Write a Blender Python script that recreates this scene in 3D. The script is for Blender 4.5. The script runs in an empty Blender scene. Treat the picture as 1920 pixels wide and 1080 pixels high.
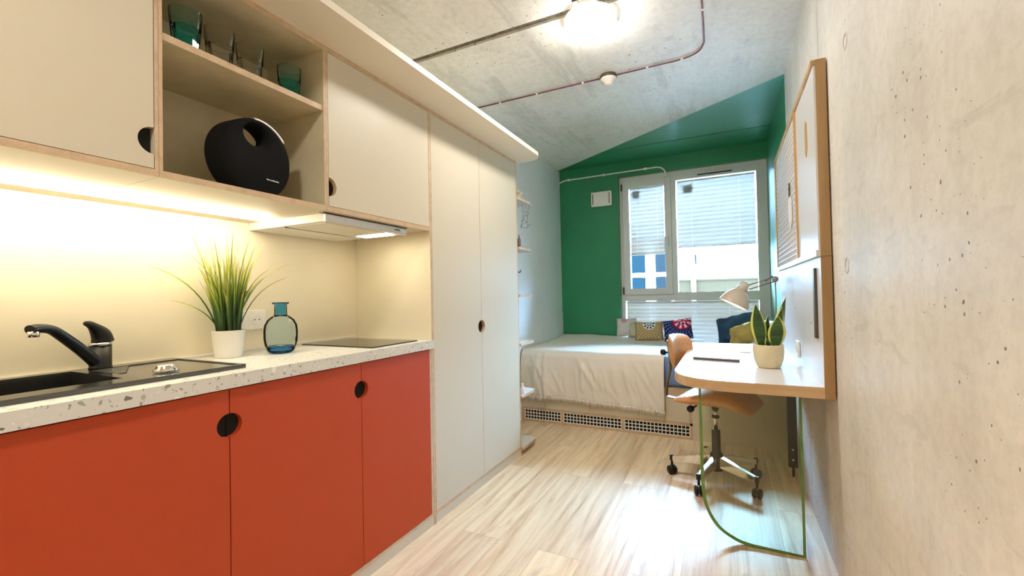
import bpy, bmesh, math, random
from mathutils import Vector, Matrix
random.seed(7)
S = bpy.context.scene
COL = S.collection
PI = math.pi

# ------------------------------------------------------------------ camera, world, lights, exposure
cam_d = bpy.data.cameras.new('camera')
cam_d.sensor_width = 36.0
cam_d.lens = 36.0 * 822.37 / 1920.0
cam_d.clip_start = 0.02
cam = bpy.data.objects.new('camera', cam_d)
COL.objects.link(cam)
right = Vector((0.8973325, 0.4409043, -0.0199440))
down = Vector((-0.0248072, 0.0052680, -0.9996784))
fwd = Vector((-0.4406574, 0.8975387, 0.0156647))
rot = Matrix((right, -down, -fwd)).transposed()
cam.matrix_world = Matrix.Translation((0, 0, 1.10)) @ rot.to_4x4()
S.camera = cam

world = bpy.data.worlds.new('sky')
S.world = world
world.use_nodes = True
wn = world.node_tree.nodes
bg = wn['Background']
bg.inputs['Color'].default_value = (0.38, 0.66, 1.0, 1)
bg.inputs['Strength'].default_value = 118.0

LAMP_POWER = 92.0
LAMP_COLOR = (1.0, 0.945, 0.865, 1)
LED_POWER = 44.0
LED_COLOR = (1.0, 0.87, 0.62, 1)
DESK_LAMP_POWER = 34.0

S.view_settings.view_transform = 'Standard'
S.view_settings.look = 'None'
S.view_settings.gamma = 1.0
S.view_settings.use_curve_mapping = False
S.view_settings.exposure = 0.46
try:
    S.cycles.use_denoising = True
    S.cycles.max_bounces = 14
    S.cycles.diffuse_bounces = 8
    S.cycles.transparent_max_bounces = 24
    S.cycles.sample_clamp_indirect = 8.0
    S.cycles.caustics_reflective = False
    S.cycles.caustics_refractive = False
except Exception:
    pass

# ------------------------------------------------------------------ materials
def nt(name):
    m = bpy.data.materials.new(name)
    m.use_nodes = True
    t = m.node_tree
    return m, t, t.nodes['Principled BSDF']

def setp(b, color=None, rough=None, metal=None, spec=None, trans=None, ior=None):
    if color is not None: b.inputs['Base Color'].default_value = (*color, 1)
    if rough is not None: b.inputs['Roughness'].default_value = rough
    if metal is not None: b.inputs['Metallic'].default_value = metal
    if spec is not None: b.inputs['Specular IOR Level'].default_value = spec
    if trans is not None: b.inputs['Transmission Weight'].default_value = trans
    if ior is not None: b.inputs['IOR'].default_value = ior

def N(t, typ, **kw):
    n = t.nodes.new(typ)
    for k, v in kw.items():
        if k in n.inputs: n.inputs[k].default_value = v
        else: setattr(n, k, v)
    return n

def coords(t, scale=(1, 1, 1), rot=(0, 0, 0)):
    tc = N(t, 'ShaderNodeTexCoord')
    mp = N(t, 'ShaderNodeMapping')
    mp.inputs['Scale'].default_value = scale
    mp.inputs['Rotation'].default_value = rot
    t.links.new(tc.outputs['Object'], mp.inputs['Vector'])
    return mp.outputs['Vector']

def ramp(t, fac, stops):
    r = N(t, 'ShaderNodeValToRGB')
    el = r.color_ramp.elements
    while len(el) < len(stops): el.new(0.5)
    for e, (p, c) in zip(el, stops):
        e.position = p
        e.color = (*c, 1) if len(c) == 3 else c
    t.links.new(fac, r.inputs['Fac'])
    return r.outputs['Color']

def mix(t, fac, a, b, mode='MIX'):
    m = N(t, 'ShaderNodeMix', data_type='RGBA', blend_type=mode)
    for sock, v in ((m.inputs[0], fac), (m.inputs[6], a), (m.inputs[7], b)):
        if isinstance(v, (int, float)): sock.default_value = v
        elif isinstance(v, tuple): sock.default_value = (*v, 1) if len(v) == 3 else v
        else: t.links.new(v, sock)
    return m.outputs[2]

def bump(t, b, h, strength=0.2, dist=0.01):
    bp = N(t, 'ShaderNodeBump')
    bp.inputs['Strength'].default_value = strength
    bp.inputs['Distance'].default_value = dist
    t.links.new(h, bp.inputs['Height'])
    t.links.new(bp.outputs['Normal'], b.inputs['Normal'])

def simple(name, color, rough=0.5, metal=0.0, vary=0.04, scale=40, spec=None, bmp=0.0):
    m, t, b = nt(name)
    setp(b, color, rough, metal, spec)
    v = coords(t)
    n = N(t, 'ShaderNodeTexNoise', Scale=scale, Detail=3.0)
    t.links.new(v, n.inputs['Vector'])
    d = tuple(max(0, c * (1 - vary * 2)) for c in color)
    l = tuple(min(1, c * (1 + vary)) for c in color)
    t.links.new(ramp(t, n.outputs['Fac'], [(0.3, d), (0.7, l)]), b.inputs['Base Color'])
    if bmp: bump(t, b, n.outputs['Fac'], bmp, 0.004)
    return m

def emit(name, color, strength, base=(0.9, 0.9, 0.9)):
    m, t, b = nt(name)
    setp(b, base, 0.4)
    b.inputs['Emission Color'].default_value = (*color[:3], 1)
    b.inputs['Emission Strength'].default_value = strength
    return m

def concrete(name, light, dark, axis, bands=False):
    m, t, b = nt(name)
    setp(b, light, 0.42, spec=0.5)
    v = coords(t)
    n1 = N(t, 'ShaderNodeTexNoise', Scale=1.7, Detail=6.0, Roughness=0.6)
    t.links.new(v, n1.inputs['Vector'])
    base = ramp(t, n1.outputs['Fac'], [(0.32, dark), (0.62, light)])
    st = coords(t, (9, 9, 0.9) if axis == 'z' else (7, 0.8, 7))
    n2 = N(t, 'ShaderNodeTexNoise', Scale=1.0, Detail=5.0, Roughness=0.7)
    t.links.new(st, n2.inputs['Vector'])
    base = mix(t, 0.42, base, ramp(t, n2.outputs['Fac'], [(0.25, (0.80, 0.79, 0.77)), (0.55, (1, 1, 1)), (0.8, (1.06, 1.06, 1.05))]), 'MULTIPLY')
    n3 = N(t, 'ShaderNodeTexNoise', Scale=28.0, Detail=6.0, Roughness=0.75)
    t.links.new(v, n3.inputs['Vector'])
    base = mix(t, 0.55, base, ramp(t, n3.outputs['Fac'], [(0.30, (0.76, 0.75, 0.73)), (0.56, (1, 1, 1))]), 'MULTIPLY')
    # air holes, in patches
    vo = N(t, 'ShaderNodeTexVoronoi', voronoi_dimensions='2D', Scale=42.0)
    sx = N(t, 'ShaderNodeSeparateXYZ'); t.links.new(v, sx.inputs[0])
    cx = N(t, 'ShaderNodeCombineXYZ')
    t.links.new(sx.outputs['Y'], cx.inputs['X']); t.links.new(sx.outputs['Z' if axis == 'z' else 'X'], cx.inputs['Y'])
    dn = N(t, 'ShaderNodeTexNoise', Scale=60.0)
    t.links.new(v, dn.inputs['Vector'])
    vm = mix(t, 0.010, cx.outputs[0], dn.outputs['Color'], 'ADD')
    t.links.new(vm, vo.inputs['Vector'])
    sz = N(t, 'ShaderNodeMath', operation='MULTIPLY'); sz.inputs[1].default_value = 0.20
    sep = N(t, 'ShaderNodeSeparateColor')
    t.links.new(vo.outputs['Color'], sep.inputs['Color'])
    pw = N(t, 'ShaderNodeMath', operation='POWER'); pw.inputs[1].default_value = 7.0
    t.links.new(sep.outputs['Red'], pw.inputs[0])
    t.links.new(pw.outputs[0], sz.inputs[0])
    pm = N(t, 'ShaderNodeTexNoise', Scale=2.2, Detail=1.0)
    t.links.new(v, pm.inputs['Vector'])
    pr = ramp(t, pm.outputs['Fac'], [(0.46, (0, 0, 0)), (0.58, (1, 1, 1))])
    sz2 = N(t, 'ShaderNodeMath', operation='MULTIPLY')
    t.links.new(sz.outputs[0], sz2.inputs[0]); t.links.new(pr, sz2.inputs[1])
    lt = N(t, 'ShaderNodeMath', operation='LESS_THAN')
    t.links.new(vo.outputs['Distance'], lt.inputs[0]); t.links.new(sz2.outputs[0], lt.inputs[1])
    base = mix(t, lt.outputs[0], base, (0.20, 0.18, 0.15))
    # scuffs and cement smears with a shape of their own
    sc = coords(t, (3.0, 3.0, 12.0) if axis == 'z' else (5.0, 2.0, 5.0), (0.15, 0, 0.2))
    n4 = N(t, 'ShaderNodeTexNoise', Scale=1.3, Detail=4.0, Roughness=0.55, Distortion=0.6)
    t.links.new(sc, n4.inputs['Vector'])
    base = mix(t, ramp(t, n4.outputs['Fac'], [(0.61, (0, 0, 0)), (0.66, (0.26, 0.26, 0.26))]), base, tuple(c * 0.72 for c in dark))
    if bands:
        w = coords(t, (4.5, 0.6, 1))
        n5 = N(t, 'ShaderNodeTexNoise', Scale=1.0, Detail=5.0, Roughness=0.65, Distortion=0.25)
        t.links.new(w, n5.inputs['Vector'])
        base = mix(t, ramp(t, n5.outputs['Fac'], [(0.56, (0, 0, 0)), (0.62, (0.42, 0.42, 0.42)), (0.68, (0.08, 0.08, 0.08))]), base, tuple(c * 0.62 for c in dark))
        n6 = N(t, 'ShaderNodeTexNoise', Scale=6.0, Detail=8.0, Roughness=0.7)
        t.links.new(v, n6.inputs['Vector'])
        base = mix(t, ramp(t, n6.outputs['Fac'], [(0.56, (0, 0, 0)), (0.70, (0.5, 0.5, 0.5))]), base, tuple(c * 0.7 for c in dark))
    t.links.new(base, b.inputs['Base Color'])
    bump(t, b, n3.outputs['Fac'], 0.12, 0.004)
    return m

def wood(name, light, dark, along='y', scale=1.0, rough=0.45):
    m, t, b = nt(name)
    setp(b, light, rough)
    s = {'x': (1.2, 22, 22), 'y': (22, 1.2, 22), 'z': (22, 22, 1.2)}[along]
    v = coords(t, tuple(c * scale for c in s))
    n = N(t, 'ShaderNodeTexNoise', Scale=1.0, Detail=6.0, Roughness=0.6, Distortion=0.4)
    t.links.new(v, n.inputs['Vector'])
    t.links.new(ramp(t, n.outputs['Fac'], [(0.3, dark), (0.65, light)]), b.inputs['Base Color'])
    return m

def plywood_edge(name, light, dark):
    m, t, b = nt(name)
    setp(b, light, 0.5)
    v = coords(t, (1, 1, 1))
    n = N(t, 'ShaderNodeTexNoise', Scale=30.0, Detail=4.0)
    t.links.new(v, n.inputs['Vector'])
    n2 = N(t, 'ShaderNodeTexNoise', Scale=260.0, Detail=2.0)
    t.links.new(v, n2.inputs['Vector'])
    c = ramp(t, n.outputs['Fac'], [(0.3, dark), (0.7, light)])
    t.links.new(mix(t, 0.35, c, ramp(t, n2.outputs['Fac'], [(0.4, (0.7, 0.7, 0.7)), (0.6, (1, 1, 1))]), 'MULTIPLY'), b.inputs['Base Color'])
    return m

def floor_material():
    m, t, b = nt('oak_laminate')
    setp(b, (0.6, 0.45, 0.3), 0.42)
    v = coords(t, (1, 1, 1), (0, 0, PI / 2))
    br = N(t, 'ShaderNodeTexBrick', offset=0.37)
    br.inputs['Scale'].default_value = 1.0
    br.inputs['Brick Width'].default_value = 1.28
    br.inputs['Row Height'].default_value = 0.19
    br.inputs['Mortar Size'].default_value = 0.0012
    br.inputs['Mortar Smooth'].default_value = 0.1
    br.inputs['Bias'].default_value = 0.0
    br.inputs['Color1'].default_value = (0, 0, 0, 1)
    br.inputs['Color2'].default_value = (1, 1, 1, 1)
    br.inputs['Mortar'].default_value = (0.5, 0.5, 0.5, 1)
    t.links.new(v, br.inputs['Vector'])
    # grain stretched along the boards, shifted per board
    gv = coords(t, (24, 1.5, 1))
    add = mix(t, 1.0, gv, mix(t, 1.0, br.outputs['Color'], (7.3, 31.0, 0.0), 'MULTIPLY'), 'ADD')
    g = N(t, 'ShaderNodeTexNoise', Scale=1.0, Detail=8.0, Roughness=0.62, Distortion=0.7)
    t.links.new(add, g.inputs['Vector'])
    col = ramp(t, g.outputs['Fac'], [(0.30, (0.52, 0.35, 0.20)), (0.43, (0.72, 0.54, 0.35)), (0.57, (0.82, 0.67, 0.47)), (0.75, (0.88, 0.77, 0.58))])
    tint = ramp(t, br.outputs['Color'], [(0.0, (0.86, 0.84, 0.82)), (1.0, (1.06, 1.04, 1.0))])
    col = mix(t, 0.8, col, tint, 'MULTIPLY')
    kv = coords(t, (6, 2.2, 1))
    kn = N(t, 'ShaderNodeTexNoise', Scale=1.0, Detail=3.0, Distortion=1.2)
    t.links.new(kv, kn.inputs['Vector'])
    col = mix(t, ramp(t, kn.outputs['Fac'], [(0.62, (0, 0, 0)), (0.72, (0.55, 0.55, 0.55))]), col, (0.38, 0.27, 0.18))
    col = mix(t, br.outputs['Fac'], col, (0.52, 0.38, 0.25))
    t.links.new(col, b.inputs['Base Color'])
    bump(t, b, g.outputs['Fac'], 0.06, 0.002)
    return m

def terrazzo():
    m, t, b = nt('terrazzo_worktop')
    setp(b, (0.8, 0.8, 0.78), 0.32)
    v = coords(t)
    dn = N(t, 'ShaderNodeTexNoise', Scale=30.0)
    t.links.new(v, dn.inputs['Vector'])
    vv = mix(t, 0.035, v, dn.outputs['Color'], 'ADD')
    base = (0.66, 0.66, 0.63)
    col = None
    for sc, thr, th in ((70.0, 0.86, 0.40), (150.0, 0.80, 0.42), (34.0, 0.945, 0.30)):
        vo = N(t, 'ShaderNodeTexVoronoi', Scale=sc)
        t.links.new(vv, vo.inputs['Vector'])
        sep = N(t, 'ShaderNodeSeparateColor')
        t.links.new(vo.outputs['Color'], sep.inputs['Color'])
        pick = N(t, 'ShaderNodeMath', operation='GREATER_THAN'); pick.inputs[1].default_value = thr
        t.links.new(sep.outputs['Red'], pick.inputs[0])
        inside = N(t, 'ShaderNodeMath', operation='LESS_THAN'); inside.inputs[1].default_value = th
        t.links.new(vo.outputs['Distance'], inside.inputs[0])
        both = N(t, 'ShaderNodeMath', operation='MULTIPLY')
        t.links.new(pick.outputs[0], both.inputs[0]); t.links.new(inside.outputs[0], both.inputs[1])
        chip = ramp(t, sep.outputs['Green'], [(0.0, (0.16, 0.16, 0.14)), (0.3, (0.42, 0.40, 0.33)), (0.6, (0.33, 0.35, 0.33)), (0.85, (0.85, 0.84, 0.8))])
        col = mix(t, both.outputs[0], base if col is None else col, chip)
    t.links.new(col, b.inputs['Base Color'])
    return m

def glass(name, tint, gloss_rough=0.02, ior=1.45):
    # clear sheet glass: see-through with Fresnel reflections
    m = bpy.data.materials.new(name)
    m.use_nodes = True
    t = m.node_tree
    for n in list(t.nodes):
        if n.type != 'OUTPUT_MATERIAL': t.nodes.remove(n)
    out = t.nodes['Material Output']
    tr = N(t, 'ShaderNodeBsdfTransparent'); tr.inputs['Color'].default_value = (*tint, 1)
    gl = N(t, 'ShaderNodeBsdfGlossy'); gl.inputs['Roughness'].default_value = gloss_rough
    fr = N(t, 'ShaderNodeFresnel'); fr.inputs['IOR'].default_value = ior
    mx = N(t, 'ShaderNodeMixShader')
    t.links.new(fr.outputs[0], mx.inputs[0]); t.links.new(tr.outputs[0], mx.inputs[1]); t.links.new(gl.outputs[0], mx.inputs[2])
    t.links.new(mx.outputs[0], out.inputs['Surface'])
    return m

def solid_glass(name, color, rough=0.0, ior=1.45):
    m, t, b = nt(name)
    setp(b, color, rough, 0.0, 0.5, 1.0, ior)
    return m

def blind_fabric():
    m = bpy.data.materials.new('pleated_blind_fabric')
    m.use_nodes = True
    t = m.node_tree
    for n in list(t.nodes):
        if n.type != 'OUTPUT_MATERIAL': t.nodes.remove(n)
    out = t.nodes['Material Output']
    d = N(t, 'ShaderNodeBsdfDiffuse'); d.inputs['Color'].default_value = (0.86, 0.90, 0.92, 1)
    l = N(t, 'ShaderNodeBsdfTranslucent'); l.inputs['Color'].default_value = (0.090, 0.060, 0.042, 1)
    tr = N(t, 'ShaderNodeBsdfTransparent'); tr.inputs['Color'].default_value = (0.85, 0.92, 0.95, 1)
    v = coords(t)
    n = N(t, 'ShaderNodeTexNoise', Scale=180.0)
    t.links.new(v, n.inputs['Vector'])
    t.links.new(ramp(t, n.outputs['Fac'], [(0.3, (0.70, 0.75, 0.77)), (0.7, (0.78, 0.82, 0.84))]), d.inputs['Color'])
    m1 = N(t, 'ShaderNodeMixShader'); m1.inputs[0].default_value = 0.5
    t.links.new(d.outputs[0], m1.inputs[1]); t.links.new(l.outputs[0], m1.inputs[2])
    m2 = N(t, 'ShaderNodeMixShader'); m2.inputs[0].default_value = 0.004
    t.links.new(m1.outputs[0], m2.inputs[1]); t.links.new(tr.outputs[0], m2.inputs[2])
    t.links.new(m2.outputs[0], out.inputs['Surface'])
    return m

def leaf_grass():
    m, t, b = nt('artificial_grass_blade')
    setp(b, (0.1, 0.2, 0.03), 0.45)
    uv = N(t, 'ShaderNodeUVMap')
    sep = N(t, 'ShaderNodeSeparateXYZ')
    t.links.new(uv.outputs['UV'], sep.inputs[0])
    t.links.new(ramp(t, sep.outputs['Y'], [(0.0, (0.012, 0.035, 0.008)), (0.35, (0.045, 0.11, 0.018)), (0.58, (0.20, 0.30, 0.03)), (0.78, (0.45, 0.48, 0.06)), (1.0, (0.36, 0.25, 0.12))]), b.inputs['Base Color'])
    return m

def leaf_sansevieria():
    m, t, b = nt('snake_plant_leaf')
    setp(b, (0.05, 0.15, 0.03), 0.35)
    uv = N(t, 'ShaderNodeUVMap')
    sep = N(t, 'ShaderNodeSeparateXYZ')
    t.links.new(uv.outputs['UV'], sep.inputs[0])
    ab = N(t, 'ShaderNodeMath', operation='ABSOLUTE')
    t.links.new(sep.outputs['X'], ab.inputs[0])
    n = N(t, 'ShaderNodeTexNoise', Scale=14.0, Detail=4.0)
    t.links.new(coords(t, (1, 1, 6)), n.inputs['Vector'])
    g = ramp(t, n.outputs['Fac'], [(0.35, (0.012, 0.045, 0.010)), (0.7, (0.045, 0.13, 0.025))])
    e = ramp(t, ab.outputs[0], [(0.70, (0, 0, 0)), (0.78, (1, 1, 1))])
    t.links.new(mix(t, e, g, (0.62, 0.62, 0.16)), b.inputs['Base Color'])
    return m

def fabric(name, color, rough=0.9, scale=300, dark=0.8):
    m, t, b = nt(name)
    setp(b, color, rough, spec=0.2)
    n = N(t, 'ShaderNodeTexNoise', Scale=scale, Detail=2.0)
    t.links.new(coords(t), n.inputs['Vector'])
    t.links.new(ramp(t, n.outputs['Fac'], [(0.3, tuple(c * dark for c in color)), (0.7, color)]), b.inputs['Base Color'])
    bump(t, b, n.outputs['Fac'], 0.15, 0.002)
    return m

def cushion_print(name, ground, medal, petal, center, ray, radius=0.13):
    # woven cushion face with a half-round flower medallion and a spray of short dashes (UV is metres on the face)
    m, t, b = nt(name)
    setp(b, ground, 0.85, spec=0.2)
    uv = N(t, 'ShaderNodeUVMap')
    sub = N(t, 'ShaderNodeVectorMath', operation='SUBTRACT'); sub.inputs[1].default_value = (*center, 0)
    t.links.new(uv.outputs['UV'], sub.inputs[0])
    ln = N(t, 'ShaderNodeVectorMath', operation='LENGTH')
    t.links.new(sub.outputs[0], ln.inputs[0])
    sep = N(t, 'ShaderNodeSeparateXYZ')
    t.links.new(sub.outputs[0], sep.inputs[0])
    at = N(t, 'ShaderNodeMath', operation='ARCTAN2')
    t.links.new(sep.outputs['Y'], at.inputs[0]); t.links.new(sep.outputs['X'], at.inputs[1])
    def sine(k, ph=0.0):
        a = N(t, 'ShaderNodeMath', operation='MULTIPLY_ADD'); a.inputs[1].default_value = k; a.inputs[2].default_value = ph
        t.links.new(at.outputs[0], a.inputs[0])
        s = N(t, 'ShaderNodeMath', operation='SINE'); t.links.new(a.outputs[0], s.inputs[0]); return s.outputs[0]
    def step(x, op, v):
        n = N(t, 'ShaderNodeMath', operation=op); n.inputs[1].default_value = v; t.links.new(x, n.inputs[0]); return n.outputs[0]
    def mul(a, c):
        n = N(t, 'ShaderNodeMath', operation='MULTIPLY'); t.links.new(a, n.inputs[0]); t.links.new(c, n.inputs[1]); return n.outputs[0]
    r = ln.outputs['Value']
    wv = N(t, 'ShaderNodeMath', operation='MULTIPLY'); wv.inputs[1].default_value = 260.0
    t.links.new(r, wv.inputs[0])
    ws = N(t, 'ShaderNodeMath', operation='SINE'); t.links.new(wv.outputs[0], ws.inputs[0])
    dash = mul(mul(step(sine(30), 'GREATER_THAN', 0.35), step(ws.outputs[0], 'GREATER_THAN', -0.3)), step(r, 'GREATER_THAN', radius * 1.12))
    col = mix(t, dash, ground, ray)
    col = mix(t, step(r, 'LESS_THAN', radius), col, medal)
    pet = mul(mul(step(sine(9), 'GREATER_THAN', 0.1), step(r, 'LESS_THAN', radius * 0.86)), step(r, 'GREATER_THAN', radius * 0.48))
    col = mix(t, pet, col, petal)
    pet2 = mul(mul(step(sine(6, 1.0), 'GREATER_THAN', 0.2), step(r, 'LESS_THAN', radius * 0.40)), step(r, 'GREATER_THAN', radius * 0.12))
    col = mix(t, pet2, col, petal)
    t.links.new(col, b.inputs['Base Color'])
    return m

M = {}
M['concrete_wall'] = concrete('fair_faced_concrete_wall', (0.83, 0.82, 0.78), (0.66, 0.645, 0.60), 'z')
M['concrete_ceiling'] = concrete('fair_faced_concrete_ceiling', (0.90, 0.90, 0.865), (0.80, 0.79, 0.74), 'y', bands=True)
M['groove'] = simple('dark_joint_filler', (0.20, 0.18, 0.13), 0.9, vary=0.3, scale=60)
M['green'] = simple('green_wall_paint', (0.020, 0.215, 0.085), 0.38, vary=0.05, scale=3, spec=0.5)
M['pale_blue'] = simple('pale_blue_wall_paint', (0.80, 0.86, 0.92), 0.55, vary=0.015, scale=4)
M['white_wall'] = simple('off_white_wall_paint', (0.80, 0.77, 0.70), 0.6, vary=0.02, scale=4)
M['splash'] = simple('cream_laminate_splashback', (0.78, 0.72, 0.57), 0.42, vary=0.02, scale=5)
M['floor'] = floor_material()
M['cream'] = simple('cream_laminate', (0.62, 0.56, 0.44), 0.42, vary=0.012, scale=500, spec=0.35)
M['cornice'] = simple('bounce_lit_cornice_laminate', (0.84, 0.78, 0.66), 0.45, vary=0.012, scale=500)  # lighter copy of the cream laminate, bounce light put into its colour
M['interior'] = simple('birch_plywood_inside', (0.62, 0.55, 0.38), 0.5, vary=0.04, scale=14)
M['ply'] = plywood_edge('plywood_edge', (0.66, 0.49, 0.32), (0.52, 0.36, 0.22))
M['oak'] = wood('oiled_oak_edge', (0.42, 0.26, 0.11), (0.30, 0.175, 0.07), 'z')
M['oak_y'] = wood('oiled_oak_edge_long', (0.56, 0.36, 0.18), (0.42, 0.26, 0.12), 'y')
M['oak_x'] = wood('oiled_oak_edge_cross', (0.62, 0.44, 0.26), (0.48, 0.32, 0.17), 'x')
M['red'] = simple('brick_red_linoleum_door', (0.43, 0.054, 0.014), 0.55, vary=0.05, scale=420, spec=0.2)
M['terrazzo'] = terrazzo()
M['black_granite'] = simple('black_granite_composite', (0.020, 0.020, 0.019), 0.14, vary=0.4, scale=600, spec=1.0)
M['glare_granite'] = simple('granite_drainer_glare', (0.085, 0.082, 0.072), 0.14, vary=0.25, scale=300, spec=1.0)  # lighter granite for the drainer, glare from the wall put into its colour
M['black'] = simple('matt_black_plastic', (0.005, 0.005, 0.005), 0.4, vary=0.1, spec=0.35)
M['black_fabric'] = fabric('black_speaker_cloth', (0.0045, 0.0045, 0.0045), 0.9, 900)
M['black_metal'] = simple('black_powder_coated_steel', (0.005, 0.005, 0.005), 0.5, spec=0.25)
M['grey_metal'] = simple('dark_grey_aluminium', (0.10, 0.09, 0.075), 0.4, 0.4)
M['chrome'] = simple('chrome', (0.80, 0.78, 0.74), 0.12, 1.0, vary=0.01)
M['bronze'] = simple('dull_bronze_steel', (0.22, 0.18, 0.14), 0.4, 0.6)
M['steel'] = simple('brushed_steel', (0.80, 0.79, 0.77), 0.38, 0.55, vary=0.02)
M['white_plastic'] = simple('white_plastic', (0.84, 0.83, 0.80), 0.35, vary=0.01)
M['white_upvc'] = simple('white_window_frame', (0.74, 0.76, 0.76), 0.35, vary=0.01)
M['white_laminate'] = simple('white_laminate', (0.70, 0.69, 0.69), 0.28, vary=0.008)
M['white_ceramic'] = simple('white_ceramic', (0.82, 0.80, 0.76), 0.4, vary=0.01)
M['cream_ceramic'] = simple('cream_ceramic', (0.70, 0.60, 0.38), 0.42, vary=0.02)
M['soil'] = simple('dark_potting_soil', (0.03, 0.02, 0.012), 0.95, vary=0.4, scale=120, bmp=0.6)
M['hob'] = simple('black_ceramic_hob_glass', (0.012, 0.012, 0.012), 0.06, vary=0.1, spec=0.8)
M['blanket'] = fabric('cream_cotton_blanket', (0.82, 0.775, 0.70), 0.9, 420, 0.9)
M['sheet'] = fabric('blue_bed_sheet', (0.22, 0.33, 0.62), 0.85, 350)
M['teal_cushion'] = fabric('dark_blue_cushion_fabric', (0.045, 0.095, 0.155), 0.85, 350)
M['yellow_cushion'] = fabric('ochre_cushion_fabric', (0.50, 0.33, 0.075), 0.85, 350)
M['white_cushion'] = fabric('white_cushion_fabric', (0.76, 0.73, 0.70), 0.85, 350)
M['cream_cushion'] = fabric('cream_cushion_fabric', (0.60, 0.56, 0.42), 0.85, 350)
M['tan_print'] = cushion_print('tan_printed_cushion', (0.42, 0.28, 0.12), (0.75, 0.72, 0.74), (0.02, 0.02, 0.05), (0.005, 0.062), (0.58, 0.48, 0.28), 0.060)
M['navy_print'] = cushion_print('navy_printed_cushion', (0.012, 0.022, 0.10), (0.42, 0.012, 0.05), (0.78, 0.60, 0.72), (0.058, 0.075), (0.20, 0.23, 0.42), 0.092)
M['floral_print'] = cushion_print('white_printed_cushion', (0.66, 0.64, 0.64), (0.50, 0.12, 0.12), (0.75, 0.7, 0.7), (-0.02, 0.075), (0.60, 0.58, 0.58), 0.03)
M['leather'] = simple('tan_leather', (0.56, 0.27, 0.10), 0.38, vary=0.06, scale=60, bmp=0.05)
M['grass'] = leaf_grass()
M['snake'] = leaf_sansevieria()
M['window_glass'] = glass('window_glass', (0.96, 0.98, 0.98))
M['side_glass'] = glass('clear_side_glass', (0.93, 0.97, 0.90))
M['glass_edge'] = simple('green_glass_edge', (0.13, 0.25, 0.06), 0.15, vary=0.1, scale=20)
M['tumbler'] = glass('clear_drinking_glass', (0.975, 0.972, 0.965), 0.02, 1.2)
M['tumbler_teal'] = glass('teal_drinking_glass', (0.80, 0.97, 0.985), 0.02, 1.22)
M['tumbler_teal_deep'] = glass('teal_glass_base', (0.46, 0.94, 0.97), 0.02, 1.22)
M['vase_glass'] = glass('pale_blue_vase_glass', (0.90, 0.955, 0.98), 0.02, 1.14)
M['vase_neck'] = glass('blue_vase_neck_glass', (0.52, 0.78, 0.90), 0.02, 1.18)
M['vase_base'] = glass('deep_blue_vase_base_glass', (0.30, 0.56, 0.82), 0.02, 1.18)
M['blind'] = blind_fabric()
M['sticker'] = simple('grey_window_sticker', (0.30, 0.33, 0.42), 0.6)
M['led'] = emit('led_strip_light', LED_COLOR, LED_POWER)
M['lamp_glow'] = emit('ceiling_lamp_diffuser', LAMP_COLOR, LAMP_POWER)
M['lamp_rim'] = emit('ceiling_lamp_side_wall', (1.0, 0.92, 0.86), 1.1, (0.8, 0.76, 0.74))
M['hood_light'] = emit('cooker_hood_light', (1.0, 0.88, 0.62), 20.0)
M['bulb'] = emit('desk_lamp_bulb', (1.0, 0.80, 0.62), DESK_LAMP_POWER)
M['lamp_beige'] = simple('beige_lamp_enamel', (0.54, 0.46, 0.37), 0.3)
M['lamp_arm'] = simple('grey_beige_lamp_arm', (0.24, 0.19, 0.18), 0.35, 0.3)
M['lamp_white'] = simple('white_lamp_inside', (0.85, 0.82, 0.78), 0.5)
M['red_pipe'] = simple('dark_red_cable_conduit', (0.16, 0.035, 0.045), 0.45)
M['laptop'] = simple('silver_laptop', (0.46, 0.45, 0.47), 0.35, 0.3)
M['paper'] = simple('white_paper', (0.85, 0.84, 0.83), 0.7)
M['cover'] = None
M['facade'] = simple('white_facade_render', (0.80, 0.80, 0.78), 0.8, vary=0.02, scale=1)
M['facade_window'] = simple('blue_facade_window', (0.0012, 0.0036, 0.0048), 0.6, spec=0.0)
M['facade_panel'] = simple('grey_blue_facade_panel', (0.0026, 0.0038, 0.0045), 0.6, spec=0.0)
M['balcony_green'] = simple('pale_green_balcony_panel', (0.0135, 0.0095, 0.0056), 0.7, spec=0.0)
M['ground'] = simple('pale_paving', (0.5, 0.5, 0.48), 0.9)
M['board_grey'] = simple('grey_felt_letter_board', (0.66, 0.61, 0.60), 0.9, vary=0.05, scale=200)
M['tan_core'] = wood('tan_plywood_core', (0.56, 0.36, 0.15), (0.44, 0.26, 0.10), 'z')
M['void_shade'] = simple('black_void_shade', (0.006, 0.006, 0.006), 0.9)  # near-black colour stands in for shade inside hollows, slots and grilles
M['twig'] = simple('dry_twig', (0.16, 0.12, 0.12), 0.8)
M['dried'] = simple('dried_flower_cream', (0.62, 0.52, 0.38), 0.9)

def cover_material():
    m, t, b = nt('magazine_cover')
    setp(b, (0.6, 0.6, 0.7), 0.35)
    v = coords(t, (6, 3, 1))
    n = N(t, 'ShaderNodeTexNoise', Scale=1.6, Detail=2.0, Distortion=0.8)
    t.links.new(v, n.inputs['Vector'])
    t.links.new(ramp(t, n.outputs['Fac'], [(0.36, (0.26, 0.27, 0.40)), (0.52, (0.33, 0.31, 0.40)), (0.58, (0.36, 0.10, 0.07)), (0.70, (0.40, 0.25, 0.16))]), b.inputs['Base Color'])
    return m
M['cover'] = cover_material()

# ------------------------------------------------------------------ mesh helpers
def nb(): return bmesh.new()

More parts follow.
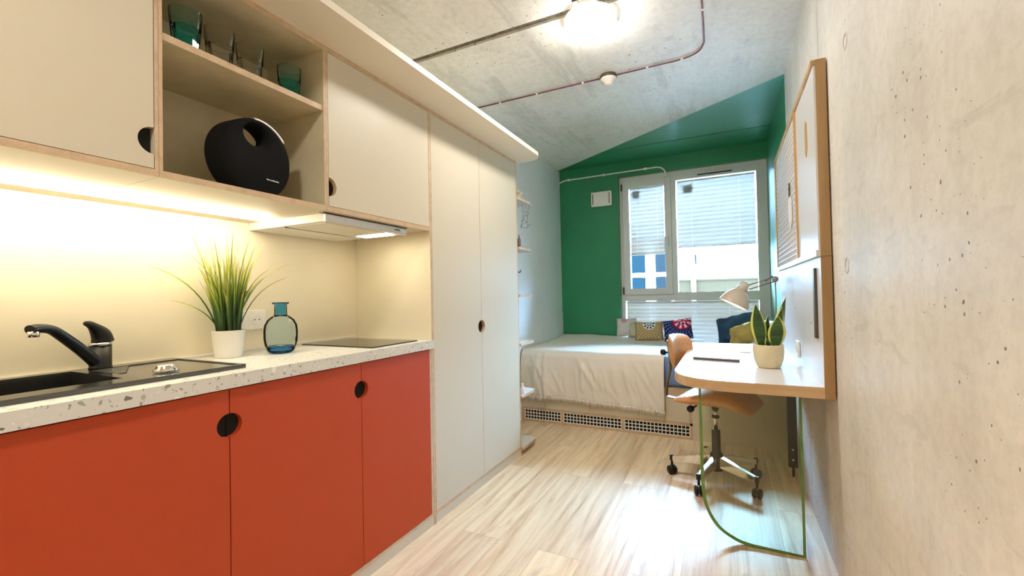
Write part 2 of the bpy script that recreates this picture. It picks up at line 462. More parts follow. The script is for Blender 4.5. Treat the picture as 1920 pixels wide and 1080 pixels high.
def add_box(bm, x0, x1, y0, y1, z0, z1, bevel=0.0, mi=0, seg=2):
    vs = [bm.verts.new((x, y, z)) for x in (x0, x1) for y in (y0, y1) for z in (z0, z1)]
    fs = []
    for q in ((0, 1, 3, 2), (4, 6, 7, 5), (0, 4, 5, 1), (2, 3, 7, 6), (0, 2, 6, 4), (1, 5, 7, 3)):
        f = bm.faces.new([vs[i] for i in q]); f.material_index = mi; fs.append(f)
    if bevel > 0:
        es = list({e for f in fs for e in f.edges})
        r = bmesh.ops.bevel(bm, geom=es, offset=bevel, segments=seg, affect='EDGES', profile=0.5)
        for f in r['faces']: f.material_index = mi
    return fs

def add_prism(bm, pts, axis, a, b, mi=0, side_mi=None):
    """polygon pts (2D) extruded along axis from a to b; (u,v) are the two remaining axes in order"""
    def P(u, v, w):
        return {'x': (w, u, v), 'y': (u, w, v), 'z': (u, v, w)}[axis]
    lo = [bm.verts.new(P(u, v, a)) for u, v in pts]
    hi = [bm.verts.new(P(u, v, b)) for u, v in pts]
    f1 = bm.faces.new(lo); f2 = bm.faces.new(list(reversed(hi)))
    f1.material_index = f2.material_index = mi
    n = len(pts)
    for i in range(n):
        f = bm.faces.new((lo[i], hi[i], hi[(i + 1) % n], lo[(i + 1) % n]))
        f.material_index = mi if side_mi is None else side_mi
    bmesh.ops.recalc_face_normals(bm, faces=bm.faces[:])

def add_lathe(bm, prof, center=(0, 0, 0), seg=40, mi=0, axis=Vector((0, 0, 1)), close=False, smooth=True):
    """prof: list of (radius, height) along axis"""
    q = Vector((0, 0, 1)).rotation_difference(axis.normalized())
    c = Vector(center)
    rings = []
    for r, h in prof:
        if r < 1e-6:
            rings.append([bm.verts.new(c + q @ Vector((0, 0, h)))])
        else:
            rings.append([bm.verts.new(c + q @ Vector((r * math.cos(2 * PI * k / seg), r * math.sin(2 * PI * k / seg), h))) for k in range(seg)])
    pairs = list(zip(rings, rings[1:]))
    if close: pairs.append((rings[-1], rings[0]))
    for A, B in pairs:
        for k in range(seg):
            k2 = (k + 1) % seg
            if len(A) == 1 and len(B) == 1: continue
            if len(A) == 1: f = bm.faces.new((A[0], B[k], B[k2]))
            elif len(B) == 1: f = bm.faces.new((A[k], B[0], A[k2]))
            else: f = bm.faces.new((A[k], A[k2], B[k2], B[k]))
            f.material_index = mi; f.smooth = smooth

def add_tube(bm, pts, rad, seg=12, mi=0, cap=True, flat=1.0):
    """sweep a round (or flattened) section along pts; rad may be a list"""
    P = [Vector(p) for p in pts]
    n = len(P)
    R = rad if isinstance(rad, (list, tuple)) else [rad] * n
    rings = []
    up = Vector((0, 0, 1))
    prev = None
    for i in range(n):
        d = (P[min(i + 1, n - 1)] - P[max(i - 1, 0)]).normalized()
        if prev is None:
            ref = up if abs(d.z) < 0.9 else Vector((0, 1, 0))
            a = d.cross(ref).normalized()
        else:
            a = (prev - d * prev.dot(d)).normalized()
        b2 = d.cross(a).normalized()
        prev = a
        rings.append([bm.verts.new(P[i] + a * (R[i] * math.cos(2 * PI * k / seg)) + b2 * (R[i] * flat * math.sin(2 * PI * k / seg))) for k in range(seg)])
    for A, B in zip(rings, rings[1:]):
        for k in range(seg):
            f = bm.faces.new((A[k], A[(k + 1) % seg], B[(k + 1) % seg], B[k])); f.smooth = True; f.material_index = mi
    if cap:
        bm.faces.new(list(reversed(rings[0]))).material_index = mi
        bm.faces.new(rings[-1]).material_index = mi

def arc(cx, cy, r, a0, a1, n=16):
    return [(cx + r * math.cos(a0 + (a1 - a0) * i / n), cy + r * math.sin(a0 + (a1 - a0) * i / n)) for i in range(n + 1)]

def smooth_curve(pts, sub=6):
    P = [Vector(p) for p in pts]
    out = []
    for i in range(len(P) - 1):
        p0 = P[max(i - 1, 0)]; p1 = P[i]; p2 = P[i + 1]; p3 = P[min(i + 2, len(P) - 1)]
        for s in range(sub):
            u = s / sub
            out.append(0.5 * ((2 * p1) + (-p0 + p2) * u + (2 * p0 - 5 * p1 + 4 * p2 - p3) * u * u + (-p0 + 3 * p1 - 3 * p2 + p3) * u ** 3))
    out.append(P[-1])
    return out

ROOT = {}
def mesh_of(name, bm, mats, shift=None):
    if shift is not None: bmesh.ops.translate(bm, verts=bm.verts[:], vec=shift)
    bmesh.ops.recalc_face_normals(bm, faces=bm.faces[:])
    me = bpy.data.meshes.new(name)
    bm.to_mesh(me); bm.free()
    for m in (mats if isinstance(mats, (list, tuple)) else [mats]):
        me.materials.append(M[m] if isinstance(m, str) else m)
    return me

def thing(name, label, cat, loc, group=None, rotz=0.0):
    o = bpy.data.objects.new(name, None)
    o.empty_display_size = 0.05
    COL.objects.link(o)
    o.location = loc; o.rotation_euler = (0, 0, rotz)
    o['label'] = label; o['category'] = cat
    if group: o['group'] = group
    ROOT[o.name] = Vector(loc)
    return o

def part(name, bm, mats, parent, world=True, label=None, kind=None):
    """child mesh; geometry given in world coordinates is moved into the root's frame"""
    root = parent
    while root.parent: root = root.parent
    me = mesh_of(name, bm, mats, -ROOT[root.name] if world else None)
    o = bpy.data.objects.new(name, me)
    COL.objects.link(o)
    o.parent = parent
    if label: o['label'] = label
    if kind: o['kind'] = kind
    return o

def single(name, bm, mats, label, cat, group=None, kind=None):
    """a top-level thing that is one mesh; its origin goes to the middle of its base"""
    xs = [v.co for v in bm.verts]
    lo = Vector((min(c.x for c in xs), min(c.y for c in xs), min(c.z for c in xs)))
    hi = Vector((max(c.x for c in xs), max(c.y for c in xs), max(c.z for c in xs)))
    base = Vector(((lo.x + hi.x) / 2, (lo.y + hi.y) / 2, lo.z))
    me = mesh_of(name, bm, mats, -base)
    o = bpy.data.objects.new(name, me)
    COL.objects.link(o); o.location = base
    o['label'] = label; o['category'] = cat
    if group: o['group'] = group
    if kind: o['kind'] = kind
    ROOT[o.name] = base
    return o

def struct(name, bm, mats, parent=None):
    me = mesh_of(name, bm, mats)
    o = bpy.data.objects.new(name, me)
    COL.objects.link(o)
    o['kind'] = 'structure'
    ROOT[o.name] = Vector((0, 0, 0))
    if parent: o.parent = parent
    return o

def text_mesh(body, size, depth=0.0004):
    cu = bpy.data.curves.new('lettering', 'FONT')
    cu.body = body; cu.size = size; cu.extrude = depth
    cu.align_x = 'CENTER'; cu.align_y = 'CENTER'
    tmp = bpy.data.objects.new('lettering', cu)
    COL.objects.link(tmp)
    bpy.context.view_layer.update()
    me = bpy.data.meshes.new_from_object(tmp)
    bm = nb(); bm.from_mesh(me)
    bpy.data.objects.remove(tmp); bpy.data.curves.remove(cu); bpy.data.meshes.remove(me)
    return bm

# ------------------------------------------------------------------ key planes (metres)
XF = -1.292      # cabinet fronts
XK = -1.775      # kitchen wall
XL = -1.65       # bedroom left wall
XR = 0.355       # concrete wall on the right
YW = 4.62        # window wall
ZC = 2.46        # ceiling
YB = -1.9        # wall behind the camera
ZT = 0.89        # worktop

# ------------------------------------------------------------------ room shell
bm = nb(); add_box(bm, -2.0, 0.6, YB - 0.1, 5.2, -0.1, 0.0)
struct('floor', bm, 'floor')

# ceiling: three slabs with open joints, green paint split by a straight diagonal edge
def edge_x(y): return -1.65 + (4.575 - y) / (4.575 - 3.235) * (XR + 1.65)
bm = nb()
def slab(pts, mi): add_prism(bm, pts, 'z', ZC, ZC + 0.10, mi)
slab([(-1.9, YB - 0.1), (0.5, YB - 0.1), (0.5, 1.998), (-1.9, 1.998)], 0)
g1, g2 = 4.172, 4.186
slab([(-1.9, 2.044), (0.5, 2.044), (0.5, 3.235 - 0.145 * 0.668), (edge_x(g1), g1), (-1.9, g1)], 0)
slab([(0.5, 3.235 - 0.145 * 0.668), (0.5, g1), (edge_x(g1), g1)], 1)
slab([(-1.9, g2), (edge_x(g2), g2), (-1.9, 4.575 + 0.25 * 0.668)], 0)
slab([(edge_x(g2), g2), (0.5, g2), (0.5, 5.0), (-1.9, 5.0), (-1.9, 4.575 + 0.25 * 0.668)], 1)
add_box(bm, -1.9, 0.5, YB - 0.1, 5.0, ZC + 0.014, ZC + 0.2, mi=2)
struct('ceiling', bm, ['concrete_ceiling', 'green', 'groove'])

# right wall: cast concrete panels with narrow joints, green beyond the window bay edge
bm = nb()
ys = [YB - 0.1, 2.150, 2.645, 3.235]
for a, b_ in zip(ys, ys[1:]):
    add_box(bm, XR, XR + 0.15, a + 0.0025, b_ - 0.0025, 0, ZC)
add_box(bm, XR, XR + 0.15, 3.235, 5.0, 0, ZC, mi=1)
add_box(bm, XR + 0.008, XR + 0.16, YB - 0.1, 5.0, 0, ZC, mi=2)
struct('wall_right', bm, ['concrete_wall', 'green', 'groove'])

bm = nb(); add_box(bm, XK - 0.12, XK, YB - 0.1, 2.73, 0, ZC)
struct('wall_kitchen', bm, 'splash')
bm = nb()
add_box(bm, XL - 0.25, XL, 2.73, 5.0, 0, ZC)
add_box(bm, XL, XL + 0.006, 2.74, YW, 0.0, 0.905, mi=0)
struct('wall_left', bm, 'pale_blue')
bm = nb(); add_box(bm, -1.95, 0.55, YB - 0.1, YB, 0, ZC)
struct('wall_back', bm, 'white_wall')
# entrance door in the wall behind
d = bpy.data.objects.new('door_1', None); COL.objects.link(d); d['kind'] = 'structure'; d.location = (-0.45, YB, 0); ROOT['door_1'] = Vector((-0.45, YB, 0))
bm = nb(); add_box(bm, -0.88, -0.02, YB + 0.001, YB + 0.035, 0.005, 2.03, 0.004); part('door_leaf', bm, 'cream', d)
bm = nb(); add_box(bm, -0.95, -0.885, YB + 0.001, YB + 0.05, 0.0, 2.10); add_box(bm, -0.015, 0.05, YB + 0.001, YB + 0.05, 0, 2.10); add_box(bm, -0.885, -0.015, YB + 0.001, YB + 0.05, 2.035, 2.10); part('door_frame', bm, 'white_plastic', d)
bm = nb(); add_tube(bm, [(-0.80, YB + 0.036, 1.02), (-0.80, YB + 0.085, 1.02)], 0.010); add_tube(bm, [(-0.80, YB + 0.085, 1.02), (-0.68, YB + 0.085, 1.02)], 0.009); part('door_handle', bm, 'steel', d)

# window wall (green) around the opening
WX0, WX1, WZ0, WZ1 = -1.005, XR, 0.42, 2.315
bm = nb()
add_box(bm, -1.9, WX0, YW, YW + 0.38, 0, ZC)
add_box(bm, WX0, 0.5, YW, YW + 0.38, WZ1, ZC)
add_box(bm, WX0, 0.5, YW, YW + 0.38, 0, WZ0)
struct('wall_window', bm, 'green')
# faint thin trim at the worktop back edge
bm = nb(); add_box(bm, XK + 0.0005, XK + 0.012, -0.4, 1.733, ZT, ZT + 0.011, 0.002)
struct('trim_1', bm, 'white_laminate')

# ------------------------------------------------------------------ window
win = bpy.data.objects.new('window_1', None); COL.objects.link(win); win['kind'] = 'structure'
win.location = (-0.33, YW + 0.07, WZ0); ROOT['window_1'] = Vector(win.location)
FY0, FY1 = YW + 0.065, YW + 0.135     # frame depth
k = (FY0) / YW                        # the opening was measured on the wall plane
def wz(z): return 1.10 + (z - 1.10) * k
def wx(x): return x * k
bm = nb()
add_box(bm, WX0, wx(-0.955), FY0, FY1, WZ0, WZ1)                                  # left jamb
add_box(bm, wx(0.262), XR, FY0, FY1, WZ0, WZ1)                                    # right jamb
add_box(bm, wx(-0.955), wx(0.262), FY0, FY1, wz(2.205), WZ1)                      # head
add_box(bm, wx(-0.487), wx(-0.437), FY0, FY1, wz(1.095), wz(2.205))                # mullion
add_box(bm, wx(-0.955), wx(0.262), FY0, FY1, wz(1.01), wz(1.095))                 # transom
add_box(bm, wx(-0.955), wx(0.262), FY0, FY1, WZ0, 0.50)                           # bottom rail
part('window_frame', bm, 'white_upvc', win)
bm = nb()                                                                          # opening sash
sx0, sx1, sz0, sz1 = wx(-0.957), wx(-0.483), wz(1.075), wz(2.250)
px0, px1, pz0, pz1 = wx(-0.893), wx(-0.548), wz(1.140), wz(2.180)
sy0 = FY0 - 0.018
add_box(bm, sx0, px0, sy0, FY1 - 0.01, sz0, sz1, 0.004)
add_box(bm, px1, sx1, sy0, FY1 - 0.01, sz0, sz1, 0.004)
add_box(bm, px0, px1, sy0, FY1 - 0.01, sz0, pz0)
add_box(bm, px0, px1, sy0, FY1 - 0.01, pz1, sz1)
sash = part('sash', bm, 'white_upvc', win)
bm = nb(); add_box(bm, px0, px1, FY0 + 0.035, FY0 + 0.041, pz0, pz1); part('pane', bm, 'window_glass', sash)
bm = nb()
add_box(bm, wx(-0.519), wx(-0.511), sy0 - 0.012, sy0, wz(1.60), wz(1.66), 0.003)
add_tube(bm, [(wx(-0.515), sy0 - 0.012, wz(1.64)), (wx(-0.515), sy0 - 0.04, wz(1.64)), (wx(-0.515), sy0 - 0.04, wz(1.56))], 0.006)
part('handle', bm, 'white_plastic', sash)
for hz in (2.19, 1.12):
    bm = nb(); add_tube(bm, [(sx0 - 0.009, sy0 - 0.006, wz(hz - 0.035)), (sx0 - 0.009, sy0 - 0.006, wz(hz + 0.035))], 0.0075)
    part('hinge', bm, 'grey_metal', win)
bm = nb(); add_box(bm, wx(-0.430), wx(0.255), FY0 + 0.035, FY0 + 0.041, wz(1.102), wz(2.195)); part('pane', bm, 'window_glass', win)
bm = nb(); add_box(bm, wx(-0.945), wx(0.255), FY0 + 0.035, FY0 + 0.041, 0.50, wz(1.01)); part('pane', bm, 'window_glass', win)
bm = nb()                                                                          # trickle vent over the fixed pane
add_box(bm, wx(-0.245), wx(0.085), FY0 - 0.016, FY0, wz(2.232), wz(2.252), 0.003)
vent = part('trickle_vent', bm, 'white_plastic', win)
bm = nb(); add_box(bm, wx(-0.235), wx(0.065), FY0 - 0.018, FY0 - 0.006, wz(2.226), wz(2.234)); part('vent_slot', bm, 'void_shade', vent)
for (a, b_) in ((-0.865, -0.795), (-0.37, -0.285)):                                # paper stickers left on the panes
    bm = nb(); add_box(bm, wx(a), wx(b_), FY0 + 0.030, FY0 + 0.0345, wz(2.075), wz(2.15)); part('sticker', bm, 'sticker', win)

def pleated_blind(x0, x1, z0, z1, label, n):
    y = FY0 + 0.012
    t = thing('pleated_blind', label, 'blind', ((x0 + x1) / 2, y, z0), 'white pleated window blinds')
    bm = nb()
    rows = []
    zt, zb = z1 - 0.014, z0 + 0.012
    for i in range(2 * n + 1):
        z = zt + (zb - zt) * i / (2 * n)
        yy = y + (0.007 if i % 2 else -0.007)
        rows.append([bm.verts.new((x0 + 0.004, yy, z)), bm.verts.new((x1 - 0.004, yy, z))])
    for A, B in zip(rows, rows[1:]): bm.faces.new((A[0], A[1], B[1], B[0]))
    part('pleated_fabric', bm, 'blind', t)
    bm = nb(); add_box(bm, x0, x1, y - 0.010, y + 0.010, z1 - 0.014, z1, 0.003); part('head_rail', bm, 'white_plastic', t)
    bm = nb(); add_box(bm, x0, x1, y - 0.010, y + 0.010, z0, z0 + 0.012, 0.003); part('bottom_rail', bm, 'steel', t)
    for fx in (0.2, 0.8):
        bm = nb(); add_tube(bm, [(x0 + (x1 - x0) * fx, y - 0.009, z1 - 0.01), (x0 + (x1 - x0) * fx, y - 0.009, z0 + 0.01)], 0.0009, 6); part('cord', bm, 'steel', t)
    return t
pleated_blind(px0 + 0.003, px1 - 0.003, wz(1.482), wz(2.178), 'narrow white pleated blind half lowered over the opening sash', 17)
pleated_blind(wx(-0.432), wx(0.256), wz(1.527), wz(2.194), 'wide white pleated blind half lowered over the big fixed pane', 16)
pleated_blind(wx(-0.945), wx(0.256), 0.505, wz(1.006), 'low wide white pleated blind across the bottom pane behind the bed', 12)

# ------------------------------------------------------------------ outdoors
bm = nb(); add_box(bm, -25, 25, 5.3, 40, -6.2, -6.0)
single('ground', bm, 'ground', 'pale paved ground outside far below the window', 'ground')
b1 = thing('building', 'white apartment block with blue windows seen through the opening sash', 'building', (-5.0, 15, -6))
bm = nb(); add_box(bm, -11.0, 22.0, 15.0, 19.0, -6, 3.4); part('wall', bm, 'facade', b1)  # stretched sideways past the view to cut blue sky light
for x0, x1, pm in ((-4.6, -2.42, 'facade_window'), (-2.10, -1.62, 'facade_panel')):
    for z0, z1 in ((-1.6, 1.60), (1.74, 2.9)):
        bm = nb(); add_box(bm, x0, x1, 14.95, 15.02, z0, z1); f = part('window', bm, pm, b1)
bm = nb(); add_box(bm, -1.50, 4.9, 14.55, 14.98, 0.2, 1.42); add_box(bm, -1.50, 4.9, 14.5, 14.55, 1.42, 1.47); part('balcony_panel', bm, 'balcony_green', b1)
bm = nb(); add_box(bm, -0.98, -0.86, 14.40, 14.49, 0.2, 1.47); part('balcony_post', bm, 'facade', b1)
bm = nb(); add_box(bm, -0.90, -0.85, 14.90, 14.99, 1.95, 2.25); part('downpipe', bm, 'facade_panel', b1)

# ------------------------------------------------------------------ kitchen: base units
def door_shape(y0, y1, z0, z1, notch=None, r=0.035):
    """door outline in (y,z); notch = list of (side,'l'/'r', zc)"""
    pts = [(y0, z0), (y1, z0)]
    L = [z for s, z in (notch or []) if s == 'r']
    for zc in L:
        pts += [(y1 + r * math.cos(a) * 0 - r * math.sin(a), zc - r * math.cos(a)) for a in [PI * i / 20 for i in range(21)]]
    pts += [(y1, z1), (y0, z1)]
    for zc in [z for s, z in (notch or []) if s == 'l']:
        pts += [(y0 + r * math.sin(a), zc + r * math.cos(a)) for a in [PI * i / 20 for i in range(21)]]
    return pts

def make_door(parent, y0, y1, z0, z1, face, notch=None, r=0.035, edge='ply', x=XF):
    bm = nb()
    add_prism(bm, door_shape(y0, y1, z0, z1, notch, r), 'x', x - 0.018, x, 0, 1)
    dr = part('door', bm, [face, edge], parent)
    for sd, zc in (notch or []):
        bm = nb()
        ya, yb_ = (y1 - r * 1.15, y1) if sd == 'r' else (y0, y0 + r * 1.15)
        add_box(bm, x - 0.0215, x - 0.0185, ya, yb_, zc - r * 1.15, zc + r * 1.15)  # dark sheet standing in for the unlit hollow behind the hole
        part('hole_shade', bm, 'void_shade', dr)
    return dr

def base_unit(y0, y1, label, notch, last=False):
    t = thing('base_cabinet', label, 'cabinet', ((XF - 0.25), (y0 + y1) / 2, 0.058), 'red kitchen base cabinets')
    bm = nb()
    xb = XK + 0.002
    xi = XF - 0.022
    add_box(bm, xb, xi, y0 + 0.001, y0 + 0.017, 0.060, ZT - 0.042)
    add_box(bm, xb, xi if not last else XF, y1 - 0.017, y1 - 0.001, 0.060, ZT - 0.042, mi=0)
    add_box(bm, xb, xi, y0 + 0.017, y1 - 0.017, 0.060, 0.076)
    add_box(bm, xb, xb + 0.008, y0 + 0.017, y1 - 0.017, 0.076, ZT - 0.042)
    add_box(bm, xi - 0.08, xi, y0 + 0.017, y1 - 0.017, ZT - 0.06, ZT - 0.042)
    part('carcass', bm, ['void_shade' if not last else 'ply'], t)  # near-black colour puts the inner shade into all but the end carcass
    make_door(t, y0 + 0.0015, (y1 - 0.0015) if not last else y1 - 0.018, 0.062, ZT - 0.046, 'red', notch, 0.034, 'red')
    return t
ZH = 0.742
base_unit(-0.30, 0.20, 'red base cabinet at the end of the worktop nearest the camera', [('r', ZH)])
base_unit(0.20, 0.775, 'red base cabinet with matching door under the sink bowl', [('r', ZH)])
base_unit(0.775, 1.28, 'red base cabinet between sink cabinet and hob cabinet', [('l', ZH), ('r', ZH)])
base_unit(1.28, 1.735, 'narrower red base cabinet under the hob, against the tall wardrobe', [('l', ZH)], True)
bm = nb()
add_box(bm, XK + 0.01, XF - 0.004, -0.30, 1.735, 0.0, 0.046)
add_box(bm, XK + 0.01, XF, -0.30, 1.735, 0.046, 0.059, mi=1)
single('kitchen_plinth', bm, ['cream', 'ply'], 'pale plywood plinth under the red base cabinets', 'plinth')

# worktop with sink and hob cut-outs (slab pieces around the bowl)
CX0, CX1 = XK + 0.0008, -1.276
bm = nb()
add_box(bm, CX0, CX1, -0.30, 0.045, ZT - 0.040, ZT)
add_box(bm, CX0, -1.745, 0.045, 0.60, ZT - 0.040, ZT)
add_box(bm, -1.405, CX1, 0.045, 0.60, ZT - 0.040, ZT)
add_box(bm, CX0, CX1, 0.60, 1.735, ZT - 0.040, ZT)
single('worktop', bm, 'terrazzo', 'white terrazzo worktop with grey flecks on the red base cabinets', 'worktop')

# sink
SX0, SX1, SY0, SY1 = -1.762, -1.352, 0.00, 0.862
BX0, BX1, BY0, BY1 = -1.722, -1.424, 0.065, 0.582
t = thing('kitchen_sink', 'black composite sink with drainer set into the terrazzo worktop', 'sink', ((SX0 + SX1) / 2, (SY0 + SY1) / 2, ZT))
bm = nb()
zr = ZT + 0.0125
def quad(a, b_, c, d_): return bm.faces.new([bm.verts.new(p) for p in (a, b_, c, d_)])
add_box(bm, SX0, SX1, SY0, BY0, ZT + 0.0003, zr)
add_box(bm, SX0, BX0, BY0, BY1, ZT + 0.0003, zr)
add_box(bm, BX1, SX1, BY0, BY1, ZT + 0.0003, zr)
add_box(bm, SX0, SX1, BY1, BY1 + 0.03, ZT + 0.0003, zr)
add_box(bm, SX0, SX1, SY1 - 0.012, SY1, ZT + 0.0003, zr)
add_box(bm, SX0, SX0 + 0.06, BY1 + 0.03, SY1 - 0.012, ZT + 0.0003, zr)
add_box(bm, SX1 - 0.012, SX1, BY1 + 0.03, SY1 - 0.012, ZT + 0.0003, zr)
part('rim', bm, 'black_granite', t)
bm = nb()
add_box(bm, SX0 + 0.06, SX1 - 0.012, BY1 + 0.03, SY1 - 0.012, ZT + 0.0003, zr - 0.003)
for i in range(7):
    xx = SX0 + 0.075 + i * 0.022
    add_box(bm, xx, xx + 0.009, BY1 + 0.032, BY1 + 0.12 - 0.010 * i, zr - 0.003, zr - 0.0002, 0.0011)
part('drainer', bm, 'glare_granite', t)
bm = nb()
zb = ZT - 0.036
fl = [(BX0, BY0), (BX1, BY0), (BX1, BY1), (BX0, BY1)]
ins = [(BX0 + 0.010, BY0 + 0.010), (BX1 - 0.010, BY0 + 0.010), (BX1 - 0.010, BY1 - 0.010), (BX0 + 0.010, BY1 - 0.010)]
zb2 = ZT - 0.17
top = [bm.verts.new((x, y, zr)) for x, y in fl]
bot = [bm.verts.new((x, y, zb2)) for x, y in ins]
for i in range(4): bm.faces.new((top[i], top[(i + 1) % 4], bot[(i + 1) % 4], bot[i]))
bm.faces.new(bot)
part('bowl', bm, 'black_granite', t)
bm = nb(); add_lathe(bm, [(0.0, 0.006), (0.03, 0.006), (0.042, 0.002), (0.042, 0.0005), (0.0, 0.0005)], ((BX0 + BX1) / 2, 0.33, zb2)); part('drain', bm, 'steel', t)
bm = nb(); add_lathe(bm, [(0.0, 0.003), (0.028, 0.003), (0.033, 0.0005), (0.033, 0.0), (0.0, 0.0)], (-1.60, BY1 + 0.003 - 0.0, zr + 0.0002), 24); 
bm.free()
# loose waste plug lying on the drainer
bm = nb(); add_lathe(bm, [(0.0, 0.0), (0.030, 0.0), (0.031, 0.004), (0.024, 0.010), (0.024, 0.016), (0.019, 0.019), (0.0, 0.019)], (-1.445, 0.690, zr), 32)
tplug = single('sink_plug', bm, 'chrome', 'small round chrome sink plug lying on the black drainer', 'plug')

# tap
TB = Vector((-1.720, 0.648, zr))
t = thing('kitchen_tap', 'black single lever kitchen tap with sloping spout behind the sink', 'tap', TB)
bm = nb(); add_lathe(bm, [(0.0, 0.0), (0.028, 0.0), (0.028, 0.003), (0.0265, 0.005), (0.0265, 0.070), (0.0, 0.070)], TB, 36); part('body', bm, 'black', t)
bm = nb(); add_lathe(bm, [(0.0, 0.070), (0.028, 0.070), (0.028, 0.077), (0.0, 0.077)], TB, 36); part('collar', bm, 'chrome', t)
bm = nb()
pts = smooth_curve([TB + Vector((0.004, -0.012, 0.018)), TB + Vector((0.030, -0.055, 0.062)), TB + Vector((0.058, -0.105, 0.108)), TB + Vector((0.074, -0.132, 0.128)), TB + Vector((0.090, -0.160, 0.134)), TB + Vector((0.100, -0.180, 0.132))], 6)
add_tube(bm, pts, [0.019 - 0.005 * min(1, i / (len(pts) * 0.6)) for i in range(len(pts))], 18, flat=0.85)
sp = part('spout', bm, 'black', t)
bm = nb(); e = TB + Vector((0.097, -0.172, 0.112)); add_lathe(bm, [(0.0, 0.0), (0.0115, 0.0), (0.0115, 0.015), (0.0, 0.015)], e, 24); part('aerator', bm, 'chrome', sp)
bm = nb()
lv = smooth_curve([TB + Vector((0.0, 0.006, 0.078)), TB + Vector((0.001, 0.002, 0.098)), TB + Vector((0.006, -0.012, 0.118)), TB + Vector((0.016, -0.030, 0.134)), TB + Vector((0.026, -0.046, 0.139))], 6)
rr = [0.0265, 0.0268, 0.0265, 0.026, 0.0255, 0.025, 0.0245, 0.024, 0.023, 0.022, 0.0205, 0.019, 0.0175, 0.016, 0.0145, 0.013, 0.012, 0.0112, 0.0105, 0.0098, 0.009, 0.0082, 0.0072, 0.006, 0.004]
add_tube(bm, lv, rr[:len(lv)], 20)
part('lever', bm, 'black', t)

# hob
bm = nb(); add_box(bm, -1.752, -1.322, 1.375, 1.668, ZT + 0.0003, ZT + 0.0052, 0.0015)
single('hob', bm, 'hob', 'narrow black glass hob set near the wardrobe end of the worktop', 'hob')

# sockets
def socket(center, axis, label, n=2, mat='white_plastic', horizontal=True):
    t = thing('wall_socket', label, 'socket', center)
    cx, cy, cz = center
    s = axis
    w = 0.040
    for i in range(n):
        off = (i - (n - 1) / 2) * 0.078
        yy, zz = (cy + off, cz) if horizontal else (cy, cz + off)
        bm = nb()
        add_box(bm, min(cx, cx + s * 0.010), max(cx, cx + s * 0.010), yy - w, yy + w, zz - w, zz + w, 0.003)
        pl = part('cover_plate', bm, mat, t)
        bm = nb()
        ax = Vector((s, 0, 0))
        add_lathe(bm, [(0.019, 0.012), (0.021, 0.0125), (0.021, 0.0098), (0.019, 0.0098)], (cx, yy, zz), 28, 0, ax, True)
        part('outlet_ring', bm, mat, pl)
        bm = nb()
        add_lathe(bm, [(0.0, 0.0105), (0.019, 0.0105)], (cx, yy, zz), 28, 0, ax)
        part('outlet_cup', bm, 'steel' if mat == 'steel' else 'white_plastic', pl)
        bm = nb()
        for dy in (-0.0095, 0.0095): add_lathe(bm, [(0.0, 0.0112), (0.0027, 0.0112)], (cx, yy + dy, zz), 12, 0, ax)
        part('pin_hole', bm, 'black', pl)
    return t
socket((XK + 0.0005, 1.135, 1.018), 1, 'white double wall socket behind the blue vase on the cream splashback')

# ------------------------------------------------------------------ kitchen: wall units
UZ0, UZ1, XB = 1.418, 2.020, -1.60
def wall_unit(y0, y1, label, hinge_notch, name='wall_cabinet'):
    t = thing(name, label, 'cabinet', (XF - 0.2, (y0 + y1) / 2, UZ0), 'cream wall cabinets over the worktop')
    bm = nb()
    xi = XF
    add_box(bm, XK + 0.001, xi, y0, y1, UZ0, UZ0 + 0.018)
    add_box(bm, XK + 0.001, xi, y0, y1, UZ1 - 0.018, UZ1)
    return t, bm
# left unit
t, bm = wall_unit(-0.30, 0.6045, 'cream wall cabinet with half-round finger pull above the sink', 'r')
add_box(bm, XK + 0.001, XF, -0.30, -0.282, UZ0 + 0.018, UZ1 - 0.018)
add_box(bm, XK + 0.001, XF, 0.596, 0.6045, UZ0 + 0.018, UZ1 - 0.018)
add_box(bm, XB, XB + 0.008, -0.282, 0.596, UZ0 + 0.018, UZ1 - 0.018)
fcs = bm.faces[:]
def ply_front(bm, plane_x=XF):
    for f in bm.faces:
        c = f.calc_center_median()
        f.material_index = 1 if abs(c.x - plane_x) < 1e-4 else 0
ply_front(bm)
part('carcass', bm, ['cream', 'ply'], t)
make_door(t, 0.165, 0.594, UZ0 + 0.0195, UZ1 - 0.0195, 'cream', [('r', 1.507)], 0.034)
make_door(t, -0.2805, 0.1635, UZ0 + 0.0195, UZ1 - 0.0195, 'cream', None)
# open unit
t, bm = wall_unit(0.6055, 1.1265, 'open plywood wall cabinet holding the glasses and the round speaker', None, 'open_wall_cabinet')
add_box(bm, XK + 0.001, XF, 0.6055, 0.614, UZ0 + 0.018, UZ1 - 0.018)
add_box(bm, XK + 0.001, XF, 1.118, 1.1265, UZ0 + 0.018, UZ1 - 0.018)
add_box(bm, XB - 0.008, XB, 0.614, 1.118, UZ0 + 0.018, UZ1 - 0.018)
ply_front(bm)
for f in bm.faces:
    if f.material_index == 0: f.material_index = 2 if f.calc_center_median().z > UZ0 + 0.001 else 0
part('carcass', bm, ['cream', 'ply', 'interior'], t)
bm = nb(); add_box(bm, XB, XF - 0.004, 0.6142, 1.1178, 1.779, 1.798)
ply_front(bm, XF - 0.004)
part('shelf', bm, ['interior', 'ply'], t)
